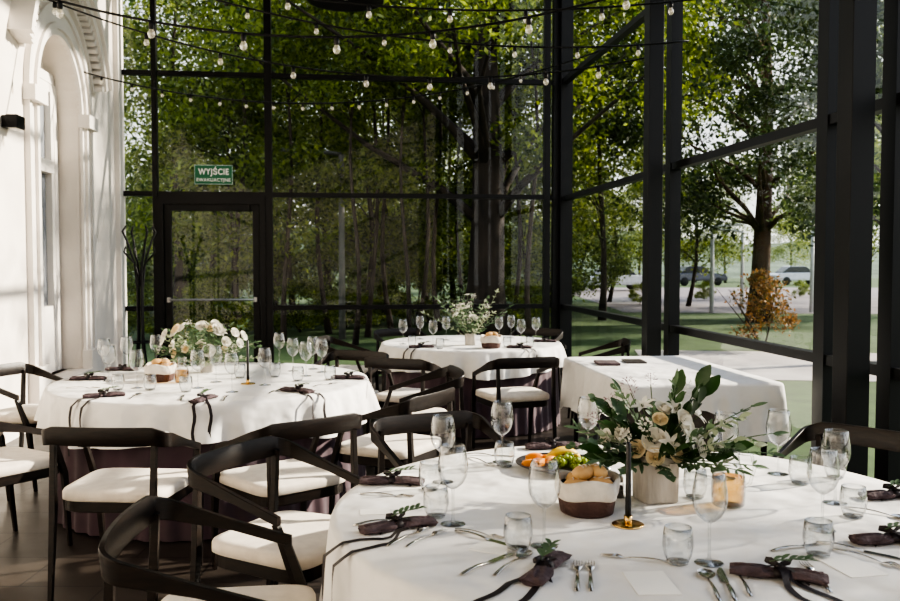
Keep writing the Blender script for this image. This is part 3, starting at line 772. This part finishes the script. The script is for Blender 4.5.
# ------------------------------------------------------------ glasses
wg=thing('wine_glass','','wine glass')
MB().lathe([(.0055,.102),(.014,.106),(.030,.120),(.040,.140),(.0435,.160),(.042,.185),(.0375,.212),(.0345,.228),(.0335,.2285),(.0365,.212)],28).build('bowl',M['wine'],wg)
MB().lathe([(.0055,.103),(.0040,.095),(.0034,.06),(.0036,.02),(.006,.008)],12).build('stem',M['wine'],wg)
MB().lathe([(.006,.008),(.018,.004),(.034,.002),(.0365,.001),(.0365,0),(.001,0)],28).build('foot',M['wine'],wg)
WG=Proto(wg)
tb=thing('tumbler','','tumbler')
MB().lathe([(.001,.006),(.027,.006),(.0335,.02),(.0385,.045),(.037,.07),(.0335,.092),(.0325,.0925),(.036,.07),(.037,.045)],26).build('bowl',M['wine'],tb)
MB().lathe([(.001,0),(.024,0),(.027,.002),(.028,.006),(.001,.0062)],26).build('base',M['wine'],tb)
TB=Proto(tb)
GW='wine glasses'; GT='water tumblers'
for px,py,T,R,l in[
 (544,546,NT,.95,'wine glass standing left of the near bread basket'),
 (502,462,NT,.95,'wine glass at the back edge left of the near fruit plate'),
 (588,456,NT,.95,'wine glass at the back edge behind the near fruit plate'),
 (453,524,NT,.95,'nearer of two wine glasses at the near table left end'),
 (443,482,NT,.95,'farther of two wine glasses at the near table left end'),
 (778,474,NT,.95,'wine glass at the back right edge of the near table'),
 (835,503,NT,.95,'wine glass left of the right-hand napkins on the near table'),
 (709,563,NT,.95,'large-looking wine glass right of the black candle'),
 (822,530,NT,.95,'wine glass in front of the right-hand tumblers on the near table'),
 (725,478,NT,.95,'wine glass behind the amber carafe on the near table'),
 (126,369,LT,.98,'wine glass at the left back of the left table, taller in view'),
 (109,381,LT,.98,'wine glass at the far left end of the left table'),
 (137,388,LT,.98,'wine glass left of the bread basket on the left table'),
 (285,362,LT,.98,'wine glass alone behind the candle on the left table'),
 (313,369,LT,.98,'wine glass at the right back edge of the left table'),
 (306,376,LT,.98,'wine glass just in front of the right back glass, left table'),
 (265,385,LT,.98,'wine glass right of the black candle on the left table'),
 (198,388,LT,.98,'wine glass in front of the left table flowers'),
 (216,382,LT,.98,'wine glass close beside the left table flowers'),
 (322,372,LT,.98,'rightmost wine glass on the left table'),
 (146,364,LT,.98,'wine glass behind the basket on the left table'),
 (104,372,LT,.98,'wine glass beside the back left napkin of the left table'),
 (232,392,LT,.98,'wine glass in front of the candle on the left table'),
 (293,371,LT,.98,'wine glass between candle and right end of the left table'),
 (420,343,FT,.8,'wine glass at the left back of the far table'),
 (433,349,FT,.8,'wine glass left of the far flowers'),
 (403,348,FT,.8,'leftmost wine glass on the far table'),
 (446,344,FT,.8,'wine glass right beside the far flowers, left side'),
 (499,344,FT,.8,'wine glass right of the far flowers'),
 (511,342,FT,.8,'wine glass at the back right of the far table'),
 (521,348,FT,.8,'wine glass at the front right of the far table'),
 (536,345,FT,.8,'rightmost wine glass on the far table')]:
    p=free(onT(px,py,T,R,.05),.037,T,R); WG.put(p,random.uniform(0,6),l,GW)
for px,py,T,R,l in[
 (518,550,NT,.95,'tumbler left of the nearest wine glass on the near table'),
 (686,563,NT,.95,'tumbler between candle and front wine glass on the near table'),
 (508,466,NT,.95,'tumbler beside the back wine glass on the near table'),
 (436,517,NT,.95,'tumbler beside the left end wine glasses of the near table'),
 (430,490,NT,.95,'tumbler farthest left at the near table back'),
 (800,484,NT,.95,'tumbler behind the right-hand wine glasses on the near table'),
 (853,517,NT,.95,'tumbler at the right-hand end of the near table'),
 (835,478,NT,.95,'tumbler at the back right edge of the near table'),
 (690,498,NT,.95,'tumbler directly right of the whitewashed planter'),
 (818,556,NT,.95,'tumbler above the bottom right napkin of the near table'),
 (150,390,LT,.98,'tumbler near the front left glass on the left table'),
 (186,392,LT,.98,'tumbler in front of the flowers on the left table'),
 (240,378,LT,.98,'tumbler behind the candle on the left table'),
 (298,381,LT,.98,'tumbler at the right end of the left table'),
 (118,390,LT,.98,'tumbler at the left front of the left table'),
 (330,380,LT,.98,'rightmost tumbler on the left table'),
 (275,377,LT,.98,'tumbler right of the candle on the left table'),
 (412,350,FT,.8,'tumbler at the left of the far table'),
 (440,353,FT,.8,'tumbler at the front of the far table'),
 (507,351,FT,.8,'tumbler at the right front of the far table'),
 (530,351,FT,.8,'rightmost tumbler on the far table')]:
    p=free(onT(px,py,T,R,.05),.040,T,R); TB.put(p,0,l,GT)

# ------------------------------------------------------------ napkins
def sroll():
    b=MB(); rings=[]
    n=32
    for i in range(29):
        x=-.105+.21*i/28; k=.96-.48*math.exp(-(x/.018)**2)+.16*(abs(x)/.105)**2
        hz=.0135*(1-.25*math.exp(-(x/.018)**2))*(1-.25*(abs(x)/.105)**2)
        rings.append([(x+.006*math.sin(j*.9+1),(.029*k*(1+.08*math.sin(5*2*PI*j/n+i*.25)))*math.cos(2*PI*j/n)+.003*math.sin(x*35),max(0,hz+hz*(1+.16*math.sin(6*2*PI*j/n+i*.3))*math.sin(2*PI*j/n))) for j in range(n)])
    b.loft(rings)
    for q in(-.010,.002,.012):   # soft lengthwise folds
        b.tube([(-.100+.02*i,q*(.55+.6*min(1,abs(-.1+.02*i)/.05))+.002*math.sin(i),.0195+.0035*math.sin(i*.9+q*300)-(.004 if 4<=i<=6 else 0)) for i in range(11)],.0042,6)
    return b
proto_roll=sroll().build('cloth_roll',M['napkin']); rollmesh=proto_roll.data; bpy.data.objects.remove(proto_roll)
def napkin(px,py,rz,T,R,lab,tails=True,tl=.4,sprig=True,m=.09,side=0):
    p=onT(px,py,T,R,m); occ.append((p,.05))
    t=thing('rolled_napkin',lab,'napkin',p,rz,'rolled mauve napkins with ribbon')
    o=bpy.data.objects.new('cloth_roll',rollmesh); col.objects.link(o); o.parent=t
    inv=(Matrix.Translation(p)@Matrix.Rotation(rz,4,'Z')).inverted()
    b=MB()
    rings=[]
    for x in(-.010,-.008,.008,.010):
        rings.append([(x,.0200*math.cos(2*PI*j/18)*(1 if abs(x)<.009 else .9),.0145+.0140*math.sin(2*PI*j/18)*(1 if abs(x)<.009 else .9)) for j in range(18)])
    b.loft(rings,False)
    b.ell((0,0,.030),(.010,.009,.006),8,6)
    for s in(-1,1): # bow loops
        b.strip([(0,0,.031),(s*.016,.010,.040),(s*.030,.017,.038),(s*.028,.024,.032),(s*.010,.010,.030),(0,.004,.030)],Vector((.3,.3,.8)),.012)
        b.strip([(0,0,.031),(s*.03,-.01,.028),(s*.050,-.022,.012),(s*.068,-.034,.003)],Vector((.3,.9,.1)),.012)
    C=Vector((T[0],T[1],0)); v=Vector((p.x-C.x,p.y-C.y,0)); d0=v.length; 
    ang=math.atan2(v.y,v.x)+side
    RR=R if T is not FT else .84
    if tails:
        for s,LL in((-1,tl),(1,tl*.85)):
            pts=[];wd=[]
            a1=ang+s*.040/RR
            pr=[(d0,.031),(d0+.028,.026),(d0+.045,.008)]
            x=d0+.06
            while x<RR-.01: pr.append((x,.003)); x+=.03
            pr.append((RR+.004,.003)); pr.append((RR+.026,-.010))
            used=RR-d0; rem=max(LL-used,.06); k=0
            while k<rem: pr.append((RR+.052+.016*min(1,k/.2),-.03-k)); k+=.03
            if LL<used: pr=[q_ for q_ in pr if q_[0]<d0+LL]
            for i,(rr,zz) in enumerate(pr):
                f=min(1,i/5); a=ang*(1)+ (a1-ang)*f+.006*math.sin(i*1.1)*f
                pts.append(inv@Vector((C.x+rr*math.cos(a),C.y+rr*math.sin(a),TOP+zz)))
                tw=.5*math.sin(i*.6+s); w_=Vector((-math.sin(a)*math.cos(tw)+math.cos(a)*math.sin(tw)*.5,math.cos(a)*math.cos(tw)+math.sin(a)*math.sin(tw)*.5,0)) if zz<-.02 else Vector((-math.sin(a),math.cos(a),0)); wd.append((inv.to_3x3()@w_))
            b.strip(pts,wd,.018)
    b.build('ribbon',M['ribbon'],t)
    if sprig:
        s=MB(); rn=random.Random(int(px*7+py))
        s.tube([(-.02,.006,.036),(.03,.01,.046),(.065,.0,.050)],.0012,5)
        for i in range(5):
            x=-.01+.017*i
            for q in(-1,1): s.leaf((x,.006,.040+.002*i),(.7,q*.7,.35+rn.uniform(-.1,.2)),(0,0,1),.030,.014,.1)
        s.leaf((.065,0,.050),(1,0,.1),(0,0,1),.026,.012,.1)
        s.build('leaf_sprig',M['leafe'],t)
    return t
napkin(392,484,-.05,NT,.95,'rolled mauve napkin at the upper left edge of the near table',tl=.16)
napkin(398,529,.45,NT,.95,'rolled napkin with trailing black ribbon at the near table left edge',tl=.55,side=.12)
napkin(546,572,1.15,NT,.95,'rolled napkin with leaf sprig at the bottom centre of the near table',tl=.5)
napkin(778,578,-.35,NT,.95,'rolled napkin with leaf sprig at the bottom right of the near table',tl=.5)
napkin(895,498,.1,NT,.95,'rolled napkin at the right picture edge, farther of two',tl=.2)
napkin(893,543,.05,NT,.95,'rolled napkin at the right picture edge, nearer of two',tl=.2)
napkin(552,448,.1,NT,.95,'rolled napkin at the back edge behind the fruit plate',tl=.1,sprig=False)
napkin(88,380,.1,LT,.98,'rolled napkin with sprig at the left end of the left table',tl=.35)
napkin(104,397,.5,LT,.98,'rolled napkin with hanging ribbon at the left table front left',tl=.42)
napkin(203,402,1.35,LT,.98,'rolled napkin with long ribbons over the left table front edge',tl=.36)
napkin(297,392,-.5,LT,.98,'rolled napkin with sprig at the left table front right',tl=.4)
napkin(348,379,-.1,LT,.98,'rolled napkin at the right end of the left table',tl=.2)
napkin(95,368,.0,LT,.98,'rolled napkin at the back left of the left table',tl=.1,sprig=False)
napkin(410,353,.2,FT,.8,'rolled napkin at the front left of the far table',tl=.25)
napkin(535,354,-.2,FT,.8,'rolled napkin at the front right of the far table',tl=.25)
napkin(545,346,-.2,FT,.8,'rolled napkin at the right end of the far table',tl=.15,sprig=False)

# ------------------------------------------------------------ cutlery (local +x = towards the working end)
def handle(b,x0,x1,w0,w1,z=.0025):
    rings=[]
    for i in range(9):
        t=i/8; x=x0+(x1-x0)*t; w=w0+(w1-w0)*t**.8
        if i==0: w*=.6
        zz=.0016+.007*math.sin(PI*t)*.9
        rings.append([(x,-w/2,zz-.0007),(x,w/2,zz-.0007),(x,w/2*.6,zz+.0010),(x,-w/2*.6,zz+.0010)])
    b.loft(rings)
fk=thing('fork','','fork'); b=MB(); handle(b,-.10,.035,.016,.006)
b.build('handle',M['metal'],fk); b=MB()
rings=[]
for x,w,z in[(.034,.006,.0018),(.042,.016,.004),(.052,.023,.0065),(.060,.024,.006)]: rings.append([(x,-w/2,z-.0006),(x,w/2,z-.0006),(x,w/2,z+.0006),(x,-w/2,z+.0006)])
b.loft(rings)
for k in range(4):
    y=-.0102+.0068*k; b.tube([(.058,y,.006),(.075,y,.0035),(.092,y,.0025),(.102,y*.96,.004)],[.0017,.0016,.0013,.0006],5)
b.build('tines',M['metal'],fk)
kn=thing('knife','','knife'); b=MB(); handle(b,-.11,.01,.017,.012); b.build('handle',M['metal'],kn); b=MB(); rings=[]
for i in range(9):
    t=i/8; x=.008+.105*t; w0=-.008; w1=.010-.016*max(0,(t-.6)/.4)**2
    rings.append([(x,w0*(1-max(0,t-.9)*3),.0010),(x,w1,.0012),(x,w1,.0024),(x,w0*(1-max(0,t-.9)*3),.0016)])
b.loft(rings,smooth=False); b.build('blade',M['metal'],kn)
sp=thing('spoon','','spoon'); b=MB(); handle(b,-.10,.040,.016,.006); b.build('handle',M['metal'],sp); b=MB()
def bring(k,z): return [(.068+.034*k*math.cos(2*PI*j/20),.021*k*math.sin(2*PI*j/20)*(1+.12*math.cos(2*PI*j/20)),z) for j in range(20)]
b.loft([bring(1,.0065),bring(.9,.0035),bring(.65,.0014),bring(.3,.0006),bring(.02,.0005)],False); b.loft([bring(1,.0065),bring(.9,.0045),bring(.65,.0024),bring(.3,.0016),bring(.02,.0015)],False)
b.build('bowl',M['metal'],sp)
CU={'fork':Proto(fk),'knife':Proto(kn),'spoon':Proto(sp)}
def cut(kind,a,c,T,R,lab,k=1.0):
    A=at(*a,TOP+.001); C=at(*c,TOP+.001); d=C-A; mid=(A+C)/2
    v=Vector((mid.x-T[0],mid.y-T[1])); 
    if v.length>R-.10: v=v.normalized()*(R-.10); mid=Vector((T[0]+v.x,T[1]+v.y,mid.z))
    CU[kind].put(mid,math.atan2(d.y,d.x),lab,kind+'s laid on the tables',k)
for kd,a,c,l,k in[
 ('fork',(386,547),(432,527),'outer fork right of the ribboned napkin at the near left edge',1),
 ('fork',(402,549),(448,529),'inner fork right of the ribboned napkin at the near left edge',.9),
 ('knife',(352,526),(425,516),'knife above the ribboned napkin at the near left edge',1),
 ('fork',(362,494),(412,497),'fork in front of the upper left napkin on the near table',.9),
 ('knife',(466,534),(506,545),'knife lying left of the nearest wine glass',1),
 ('fork',(460,530),(500,538),'dessert fork behind the knife left of the nearest wine glass',.8),
 ('knife',(464,574),(512,554),'knife left of the bottom centre napkin',1),
 ('spoon',(490,579),(532,550),'spoon touching the space left of the bottom centre napkin',1),
 ('fork',(577,595),(578,560),'fork right of the bottom centre napkin, left of two',1),
 ('fork',(591,595),(590,560),'fork right of the bottom centre napkin, right of two',1),
 ('fork',(668,563),(606,556),'dessert fork lying crosswise in front of the candle',.9),
 ('spoon',(720,603),(704,571),'spoon left of the bottom right napkin, left of the row',1),
 ('knife',(735,601),(719,569),'knife left of the bottom right napkin, middle of the row',1),
 ('spoon',(752,599),(735,568),'spoon left of the bottom right napkin, right of the row',.9),
 ('fork',(828,590),(806,566),'fork right of the bottom right napkin',1),
 ('knife',(780,550),(822,544),'knife above the bottom right napkin',.9),
 ('knife',(836,546),(884,556),'knife left of the nearer right edge napkin, upper',1),
 ('fork',(845,553),(893,566),'fork left of the nearer right edge napkin, lower',1),
 ('spoon',(858,510),(900,518),'spoon in front of the farther right edge napkin',1),
 ('fork',(470,458),(494,466),'fork beside the back wine glass on the near table',.9),
 ('knife',(480,455),(500,456),'knife at the back edge of the near table',.9)]:
    cut(kd,a,c,NT,.95,l,k)
for kd,a,c,l,k in[
 ('knife',(268,394),(284,388),'knife left of the front right napkin on the left table',1),
 ('fork',(318,386),(332,384),'fork right of the front right napkin on the left table',1),
 ('fork',(222,403),(228,394),'fork right of the front napkin on the left table',1),
 ('knife',(180,402),(184,394),'knife left of the front napkin on the left table',1),
 ('spoon',(130,399),(140,394),'spoon right of the front left napkin on the left table',1),
 ('fork',(76,388),(90,388),'fork at the left end of the left table',1)]:
    cut(kd,a,c,LT,.98,l,k)
def card(px,py,rz,T,R,lab,w=.10,h=.15):
    o=MB().box((0,0,.0008),(w,h,.0015)).build('menu_card',M['paper']); p=onT(px,py,T,R,.1); o.location=p; o.rotation_euler=(0,0,rz)
    tag(o,lab,'card','white cards')
card(651,583,.05,NT,.95,'white card at the bottom centre right of the near table')
card(492,548,-.5,NT,.95,'white card beneath the place setting left of the nearest wine glass',.10,.08)
card(375,512,.1,NT,.95,'white card above the ribboned napkin at the near left edge',.09,.06)
card(850,566,.2,NT,.95,'white card at the bottom right corner of the near table')
card(250,402,.1,LT,.98,'white card at the front of the left table')

# ------------------------------------------------------------ outdoors
g=MB().box((0,60,-.25),(240,200,.1)).build('ground',M['grass']); struct(g)
def slab(name,pts,z,mat):
    b=MB(); b.add([(x,y,z) for x,y in pts],[tuple(range(len(pts)))]); return struct(b.build(name,mat))
slab('path',[(3.0,12.8),(9,12.1),(14,15.5),(3.6,17)],-.19,M['path'])
slab('road',[(6,30),(60,24),(80,60),(7,60)],-.192,M['road'])
# distant wooded hill
b=MB(); rows=[]
for i in range(14):
    rows.append([(x,95+i*7+abs(x)*.05,-.3+(8.5+1.5*math.sin(x*.05)+.9*math.sin(x*.23)+ .6*math.sin(x*.61+i))*min(1,i/6)*(1 if x<10 else max(.55,1-(x-10)/60))) for x in range(-110,131,3)])
b.loft(rows,False,True,closed=False); struct(b.build('hill',M['hill']))

def leaves(n,centers,size,squash=.7,rs=None):
    rs=rs or np.random
    idx=rs.randint(0,len(centers),n); C=np.array([c[:3] for c in centers])[idx]; Rr=np.array([c[3] for c in centers])[idx]
    d=rs.normal(size=(n,3)); d/=np.linalg.norm(d,axis=1)[:,None]
    rad=Rr*(rs.uniform(.1,1,n)**.5)*rs.choice([1,1,1.35],n)
    P=C+d*rad[:,None]*np.array([1,1,squash])
    nr=rs.normal(size=(n,3))+np.array([0,0,.6]); nr/=np.linalg.norm(nr,axis=1)[:,None]
    a=rs.normal(size=(n,3)); a=np.cross(nr,a); a/=np.linalg.norm(a,axis=1)[:,None]; c=np.cross(nr,a)
    s=size*rs.uniform(.6,1.3,n)[:,None]
    V=np.stack([P-a*s,P+c*s*.5,P+a*s,P-c*s*.5],1).reshape(-1,3)
    V[:,2]=np.maximum(V[:,2],.02)
    return V
def leafobj(name,V,mat,parent):
    n=len(V)//4; me=bpy.data.meshes.new(name)
    me.vertices.add(len(V)); me.vertices.foreach_set('co',V.ravel())
    me.loops.add(n*4); me.loops.foreach_set('vertex_index',np.arange(n*4))
    me.polygons.add(n); me.polygons.foreach_set('loop_start',np.arange(n)*4)
    me.materials.append(mat); me.update(calc_edges=True); me.validate()
    o=bpy.data.objects.new(name,me); col.objects.link(o); o.parent=parent; return o
def mk_tree(name,h0,H,W,r,nb,nl,ls,mat,bark,seed,blob=1.2,lean=.02,cat='tree',multi=1):
    rs=np.random.RandomState(seed); rn=random.Random(seed)
    t=thing(name,'',cat); b=MB()
    tp=[(lean*H*math.sin(i*.8)*.5+lean*i,lean*H*math.cos(i*.7)*.4,H*.85*i/9) for i in range(10)]
    b.tube(tp,[r*(1.35 if i==0 else 1-.085*i) for i in range(10)],10)
    for q in range(multi-1):
        a=rn.uniform(0,6.28); b.tube([(0,0,0),(.3*math.cos(a),.3*math.sin(a),H*.3),(.9*math.cos(a),.9*math.sin(a),H*.8)],[r*.8,r*.6,r*.2],6)
    cent=[]
    for k in range(nb):
        z=h0+(H-h0)*rn.random()**.9; a=rn.uniform(0,6.283); w=W*math.sqrt(max(.12,1-((z-(h0+(H-h0)*.4))/((H-h0)*.65))**2))
        rr=w*rn.uniform(.35,1)
        e=Vector((rr*math.cos(a),rr*math.sin(a),z)); cent.append((e.x,e.y,e.z,blob*rn.uniform(.5,1.3)))
        if k%2==0:
            i0=min(8,max(2,int((z-rr*.5)/(H*.85)*9))); s=Vector(tp[i0]); 
            m=(s+e)/2+Vector((rn.uniform(-.3,.3),rn.uniform(-.3,.3),rn.uniform(-.2,.4)))
            b.tube([s,s*.6+m*.4+Vector((0,0,.15)),m,e],[r*.30,r*.20,r*.12,r*.03],6)
    b.build('trunk',M[bark],t)
    leafobj('crown',leaves(nl,cent,ls,.7,rs),M[mat],t)
    return Proto(t)
oak=mk_tree('oak_tree',4.2,13,5.5,.46,54,36000,.072,'leafA','bark',1,1.05,.01)
oakr=mk_tree('oak_tree',2.4,12,4.8,.27,90,56000,.074,'leafR','barkr',2,1.1,.012)
oakn=mk_tree('oak_tree',3.0,10,3.6,.16,60,36000,.062,'leafR','bark',12,.9,.012)
th1=mk_tree('forest_tree',2.6,11,2.6,.10,36,15000,.068,'leafB','barkl',3,.95,.02)
th2=mk_tree('forest_tree',1.8,9,2.4,.08,32,14000,.066,'leafA','barkl',4,.9,.04)
th3=mk_tree('forest_tree',3.0,13,3.6,.15,54,21000,.090,'leafB','bark',5,1.35,.015)
th4=mk_tree('slender_tree',3.4,9,1.2,.060,14,4000,.065,'leafA','barkl',9,.7,.03)
shr=mk_tree('shrub',.2,3.2,1.9,.04,34,11000,.055,'leafC','barkl',6,.6,.03,'shrub',4)
shb=mk_tree('shrub',.2,2.2,1.5,.03,26,9000,.048,'leafA','barkl',8,.45,.03,'shrub',4)
rus=mk_tree('shrub',.25,1.5,.5,.02,16,2200,.04,'rust','barkl',10,.28,.03,'shrub',4)
def tree(P,px,D,rz,sc,lab,grp): P.put((atD(px,D),D,-.2),rz,lab,grp,sc)
tree(oak,484,19,.3,1,'large oak with a thick dark trunk beyond the back glass','trees outside the glass')
tree(oakr,762,25,1.2,1.1,'tree with a russet trunk seen through the right hand windows','trees outside the glass')
tree(oakn,905,15,.4,.9,'close dark tree whose branches hang at the far right window','trees outside the glass')
G1='trees in the wood beyond the back glass'
ordn=['first','second','third','fourth','fifth','sixth','seventh','eighth','ninth','tenth','eleventh','twelfth','thirteenth','fourteenth']
lst=[(175,23,th3),(212,25,th1),(245,20,th2),(292,27,th1),(325,31,th3),(362,24,th2),(384,28,th1),(432,25,th2),(452,33,th1),(520,27,th2),(552,30,th3)]
for i,(px,D,P) in enumerate(lst):
    tree(P,px,D,i*1.3,(.86+.12*(i%3)),'slim dark woodland tree beyond the back glass, %s from the left'%ordn[i],G1)
lst=[(100,40,th3),(185,44,th3),(262,46,th1),(350,50,th3),(440,52,th3),(500,48,th1),(570,52,th3)]
for i,(px,D,P) in enumerate(lst):
    tree(P,px,D,i*2.1+1,[.78,.7,.8][i%3],'distant woodland tree deep in the wood, %s from the left'%ordn[i],'distant trees deep in the wood')
lst=[(288,19),(326,21),(352,18),(372,20),(391,22),(404,18.5),(421,20.5),(441,22),(460,24),(512,21),(534,19),(228,21)]
for i,(px,D) in enumerate(sorted(lst)):
    tree(th4,px,D,i*1.9,.9+.1*(i%3),'slender bare-stemmed tree in front of the wood, %s from the left'%ordn[i],'slender trees with bare stems')
lst=[(120,30),(175,28),(225,33),(275,30),(325,36),(380,33),(430,32),(475,36),(525,32),(570,36)]
for i,(px,D) in enumerate(lst):
    tree(shr,px,D,i*1.7,(1.3,1.3,[.9,1.4,1.1,1.5][i%4]),'undergrowth shrub beneath the trees, %s from the left'%ordn[i],'undergrowth shrubs')
lst=[(155,19),(225,20),(300,21.5),(345,23),(415,24),(520,22)]
for i,(px,D) in enumerate(lst):
    tree(shb,px,D,i*1.7,(.8,.8,[.45,.7,.55][i%3]),'low bright shrub on the lawn edge behind the back glass, %s from the left'%ordn[i],'low shrubs on the lawn edge')
lst=[(610,38,th2,1.0),(655,52,th1,.9),(832,44,th3,.8),(868,40,th1,.9),(915,34,th3,.9),(600,26,th1,1.0),(980,28,th2,1.),(725,75,th3,.6),(790,80,th3,.6),(640,80,th3,.7),(695,78,th1,.8),(690,34,th2,1.0)]
for i,(px,D,P,s) in enumerate(lst):
    tree(P,px,D,i*2.3,s,'roadside tree beyond the right hand glass wall, %s planted'%ordn[i],'roadside trees to the right')
lst=[(640,36),(705,40),(800,44)]
for i,(px,D) in enumerate(lst):
    tree(shb,px,D,i*1.9,.36,'small garden shrub outside the right windows, %s from the left'%ordn[i],'garden shrubs outside right')
rus.put((atD(764,17),17,-.2),0,'small russet and green shrub in front of the russet tree trunk')
# slim tree added out of view on the right to dapple the sunlight
th4.put((8.0,4.7,-.2),.5,'slender bare-stemmed tree added out of view outside the right glass to dapple the sun','slender trees with bare stems',.72)
# street furniture
def lamp(px,D,h,arm,lab,m='galvw'):
    t=thing('street_lamp',lab,'street lamp',(atD(px,D),D,-.2),0,'street lamps')
    MB().tube([(0,0,0),(0,0,h*.5),(0,0,h)],[.08,.07,.06],8).build('pole',M[m],t)
    MB().tube([(0,0,h),(arm*.3,0,h+.05),(arm,0,h+.1)],.045,8).build('arm',M[m],t)
    MB().box((arm*1.1,0,h+.10),(.45,.18,.08)).build('lamp_head',M[m],t,.02)
lamp(342,19.5,4.1,-1.1,'street lamp with arm to the left beyond the back glass','galv')
lamp(712,30,2.9,.7,'pale street lamp left of the russet tree trunk')
lamp(742,34,2.9,-1.0,'pale street lamp nearest the russet tree trunk')
lamp(812,30,3.2,.9,'pale street lamp at the right beyond the windows')
def car(px,D,rz,mat,lab):
    t=thing('car',lab,'car',(atD(px,D),D,-.19),rz,'parked cars')
    prof=[(-2.1,.35),(-2.15,.75),(-1.9,.9),(-1.1,.95),(1.0,.95),(1.95,.85),(2.15,.65),(2.12,.35)]
    def ex(b,prof,w0,w1):
        a=[(x,-(w0 if z<.9 else w1),z) for x,z in prof]; c=[(x,(w0 if z<.9 else w1),z) for x,z in prof]; b.loft([a,c],True,False)
    b=MB(); ex(b,prof,.88,.80); b.build('body',M[mat],t,.05)
    b=MB(); ex(b,[(-1.6,.93),(-1.0,1.42),(.3,1.42),(1.0,.93)],.74,.68); b.build('windows',M['carglass'],t,.03)
    b=MB(); ex(b,[(-1.0,1.41),(-.9,1.46),(.2,1.46),(.3,1.41)],.67,.65); b.build('roof',M[mat],t,.02)
    for x in(-1.35,1.35):
        for y in(-.8,.8):
            X=Matrix.Translation((x,y,.32))@Matrix.Rotation(PI/2,4,'X'); MB().lathe([(.001,-.1),(.3,-.1),(.32,-.06),(.32,.06),(.3,.1),(.001,.1)],18,X=X).build('wheel',M['rubber'],t)
car(618,54,.3,'carw','white car parked beyond the corner of the glass')
car(696,66,.2,'carb','dark car on the road outside the right windows')
car(798,68,.1,'carw','white car farther right on the road outside')

# ------------------------------------------------------------ light, camera
S=Vector((1,.36,.48)).normalized()
l=bpy.data.lights.new('sun','SUN'); l.energy=10.0; l.angle=math.radians(.9); l.color=(1,.89,.74)
so=bpy.data.objects.new('sun',l); col.objects.link(so); so.rotation_euler=(-S).to_track_quat('-Z','Y').to_euler()
w=bpy.data.worlds.new('world'); bpy.context.scene.world=w; w.use_nodes=True; t=w.node_tree; t.nodes.clear()
out=t.nodes.new('ShaderNodeOutputWorld'); bg=t.nodes.new('ShaderNodeBackground'); bg.inputs[1].default_value=1.6
tc=t.nodes.new('ShaderNodeTexCoord'); sx=t.nodes.new('ShaderNodeSeparateXYZ'); rp=t.nodes.new('ShaderNodeValToRGB')
rp.color_ramp.elements[0].color=(1,.98,.95,1); rp.color_ramp.elements[1].color=(.60,.70,.90,1); rp.color_ramp.elements[1].position=.8
t.links.new(tc.outputs['Generated'],sx.inputs[0]); t.links.new(sx.outputs['Z'],rp.inputs[0]); t.links.new(rp.outputs[0],bg.inputs[0]); t.links.new(bg.outputs[0],out.inputs[0])
cd=bpy.data.cameras.new('camera'); cd.sensor_width=36; cd.lens=36*F/900; cd.clip_end=600
co=bpy.data.objects.new('camera',cd); col.objects.link(co); co.location=(0,0,CAMZ); co.rotation_euler=(PI/2-PITCH,0,0)
cd.dof.use_dof=True; cd.dof.focus_distance=3.5; cd.dof.aperture_fstop=5.6
bpy.context.scene.camera=co
vs=bpy.context.scene.view_settings
try:
    vs.view_transform='AgX'; vs.look='AgX - High Contrast'; vs.exposure=.3
except Exception as e: print(e)
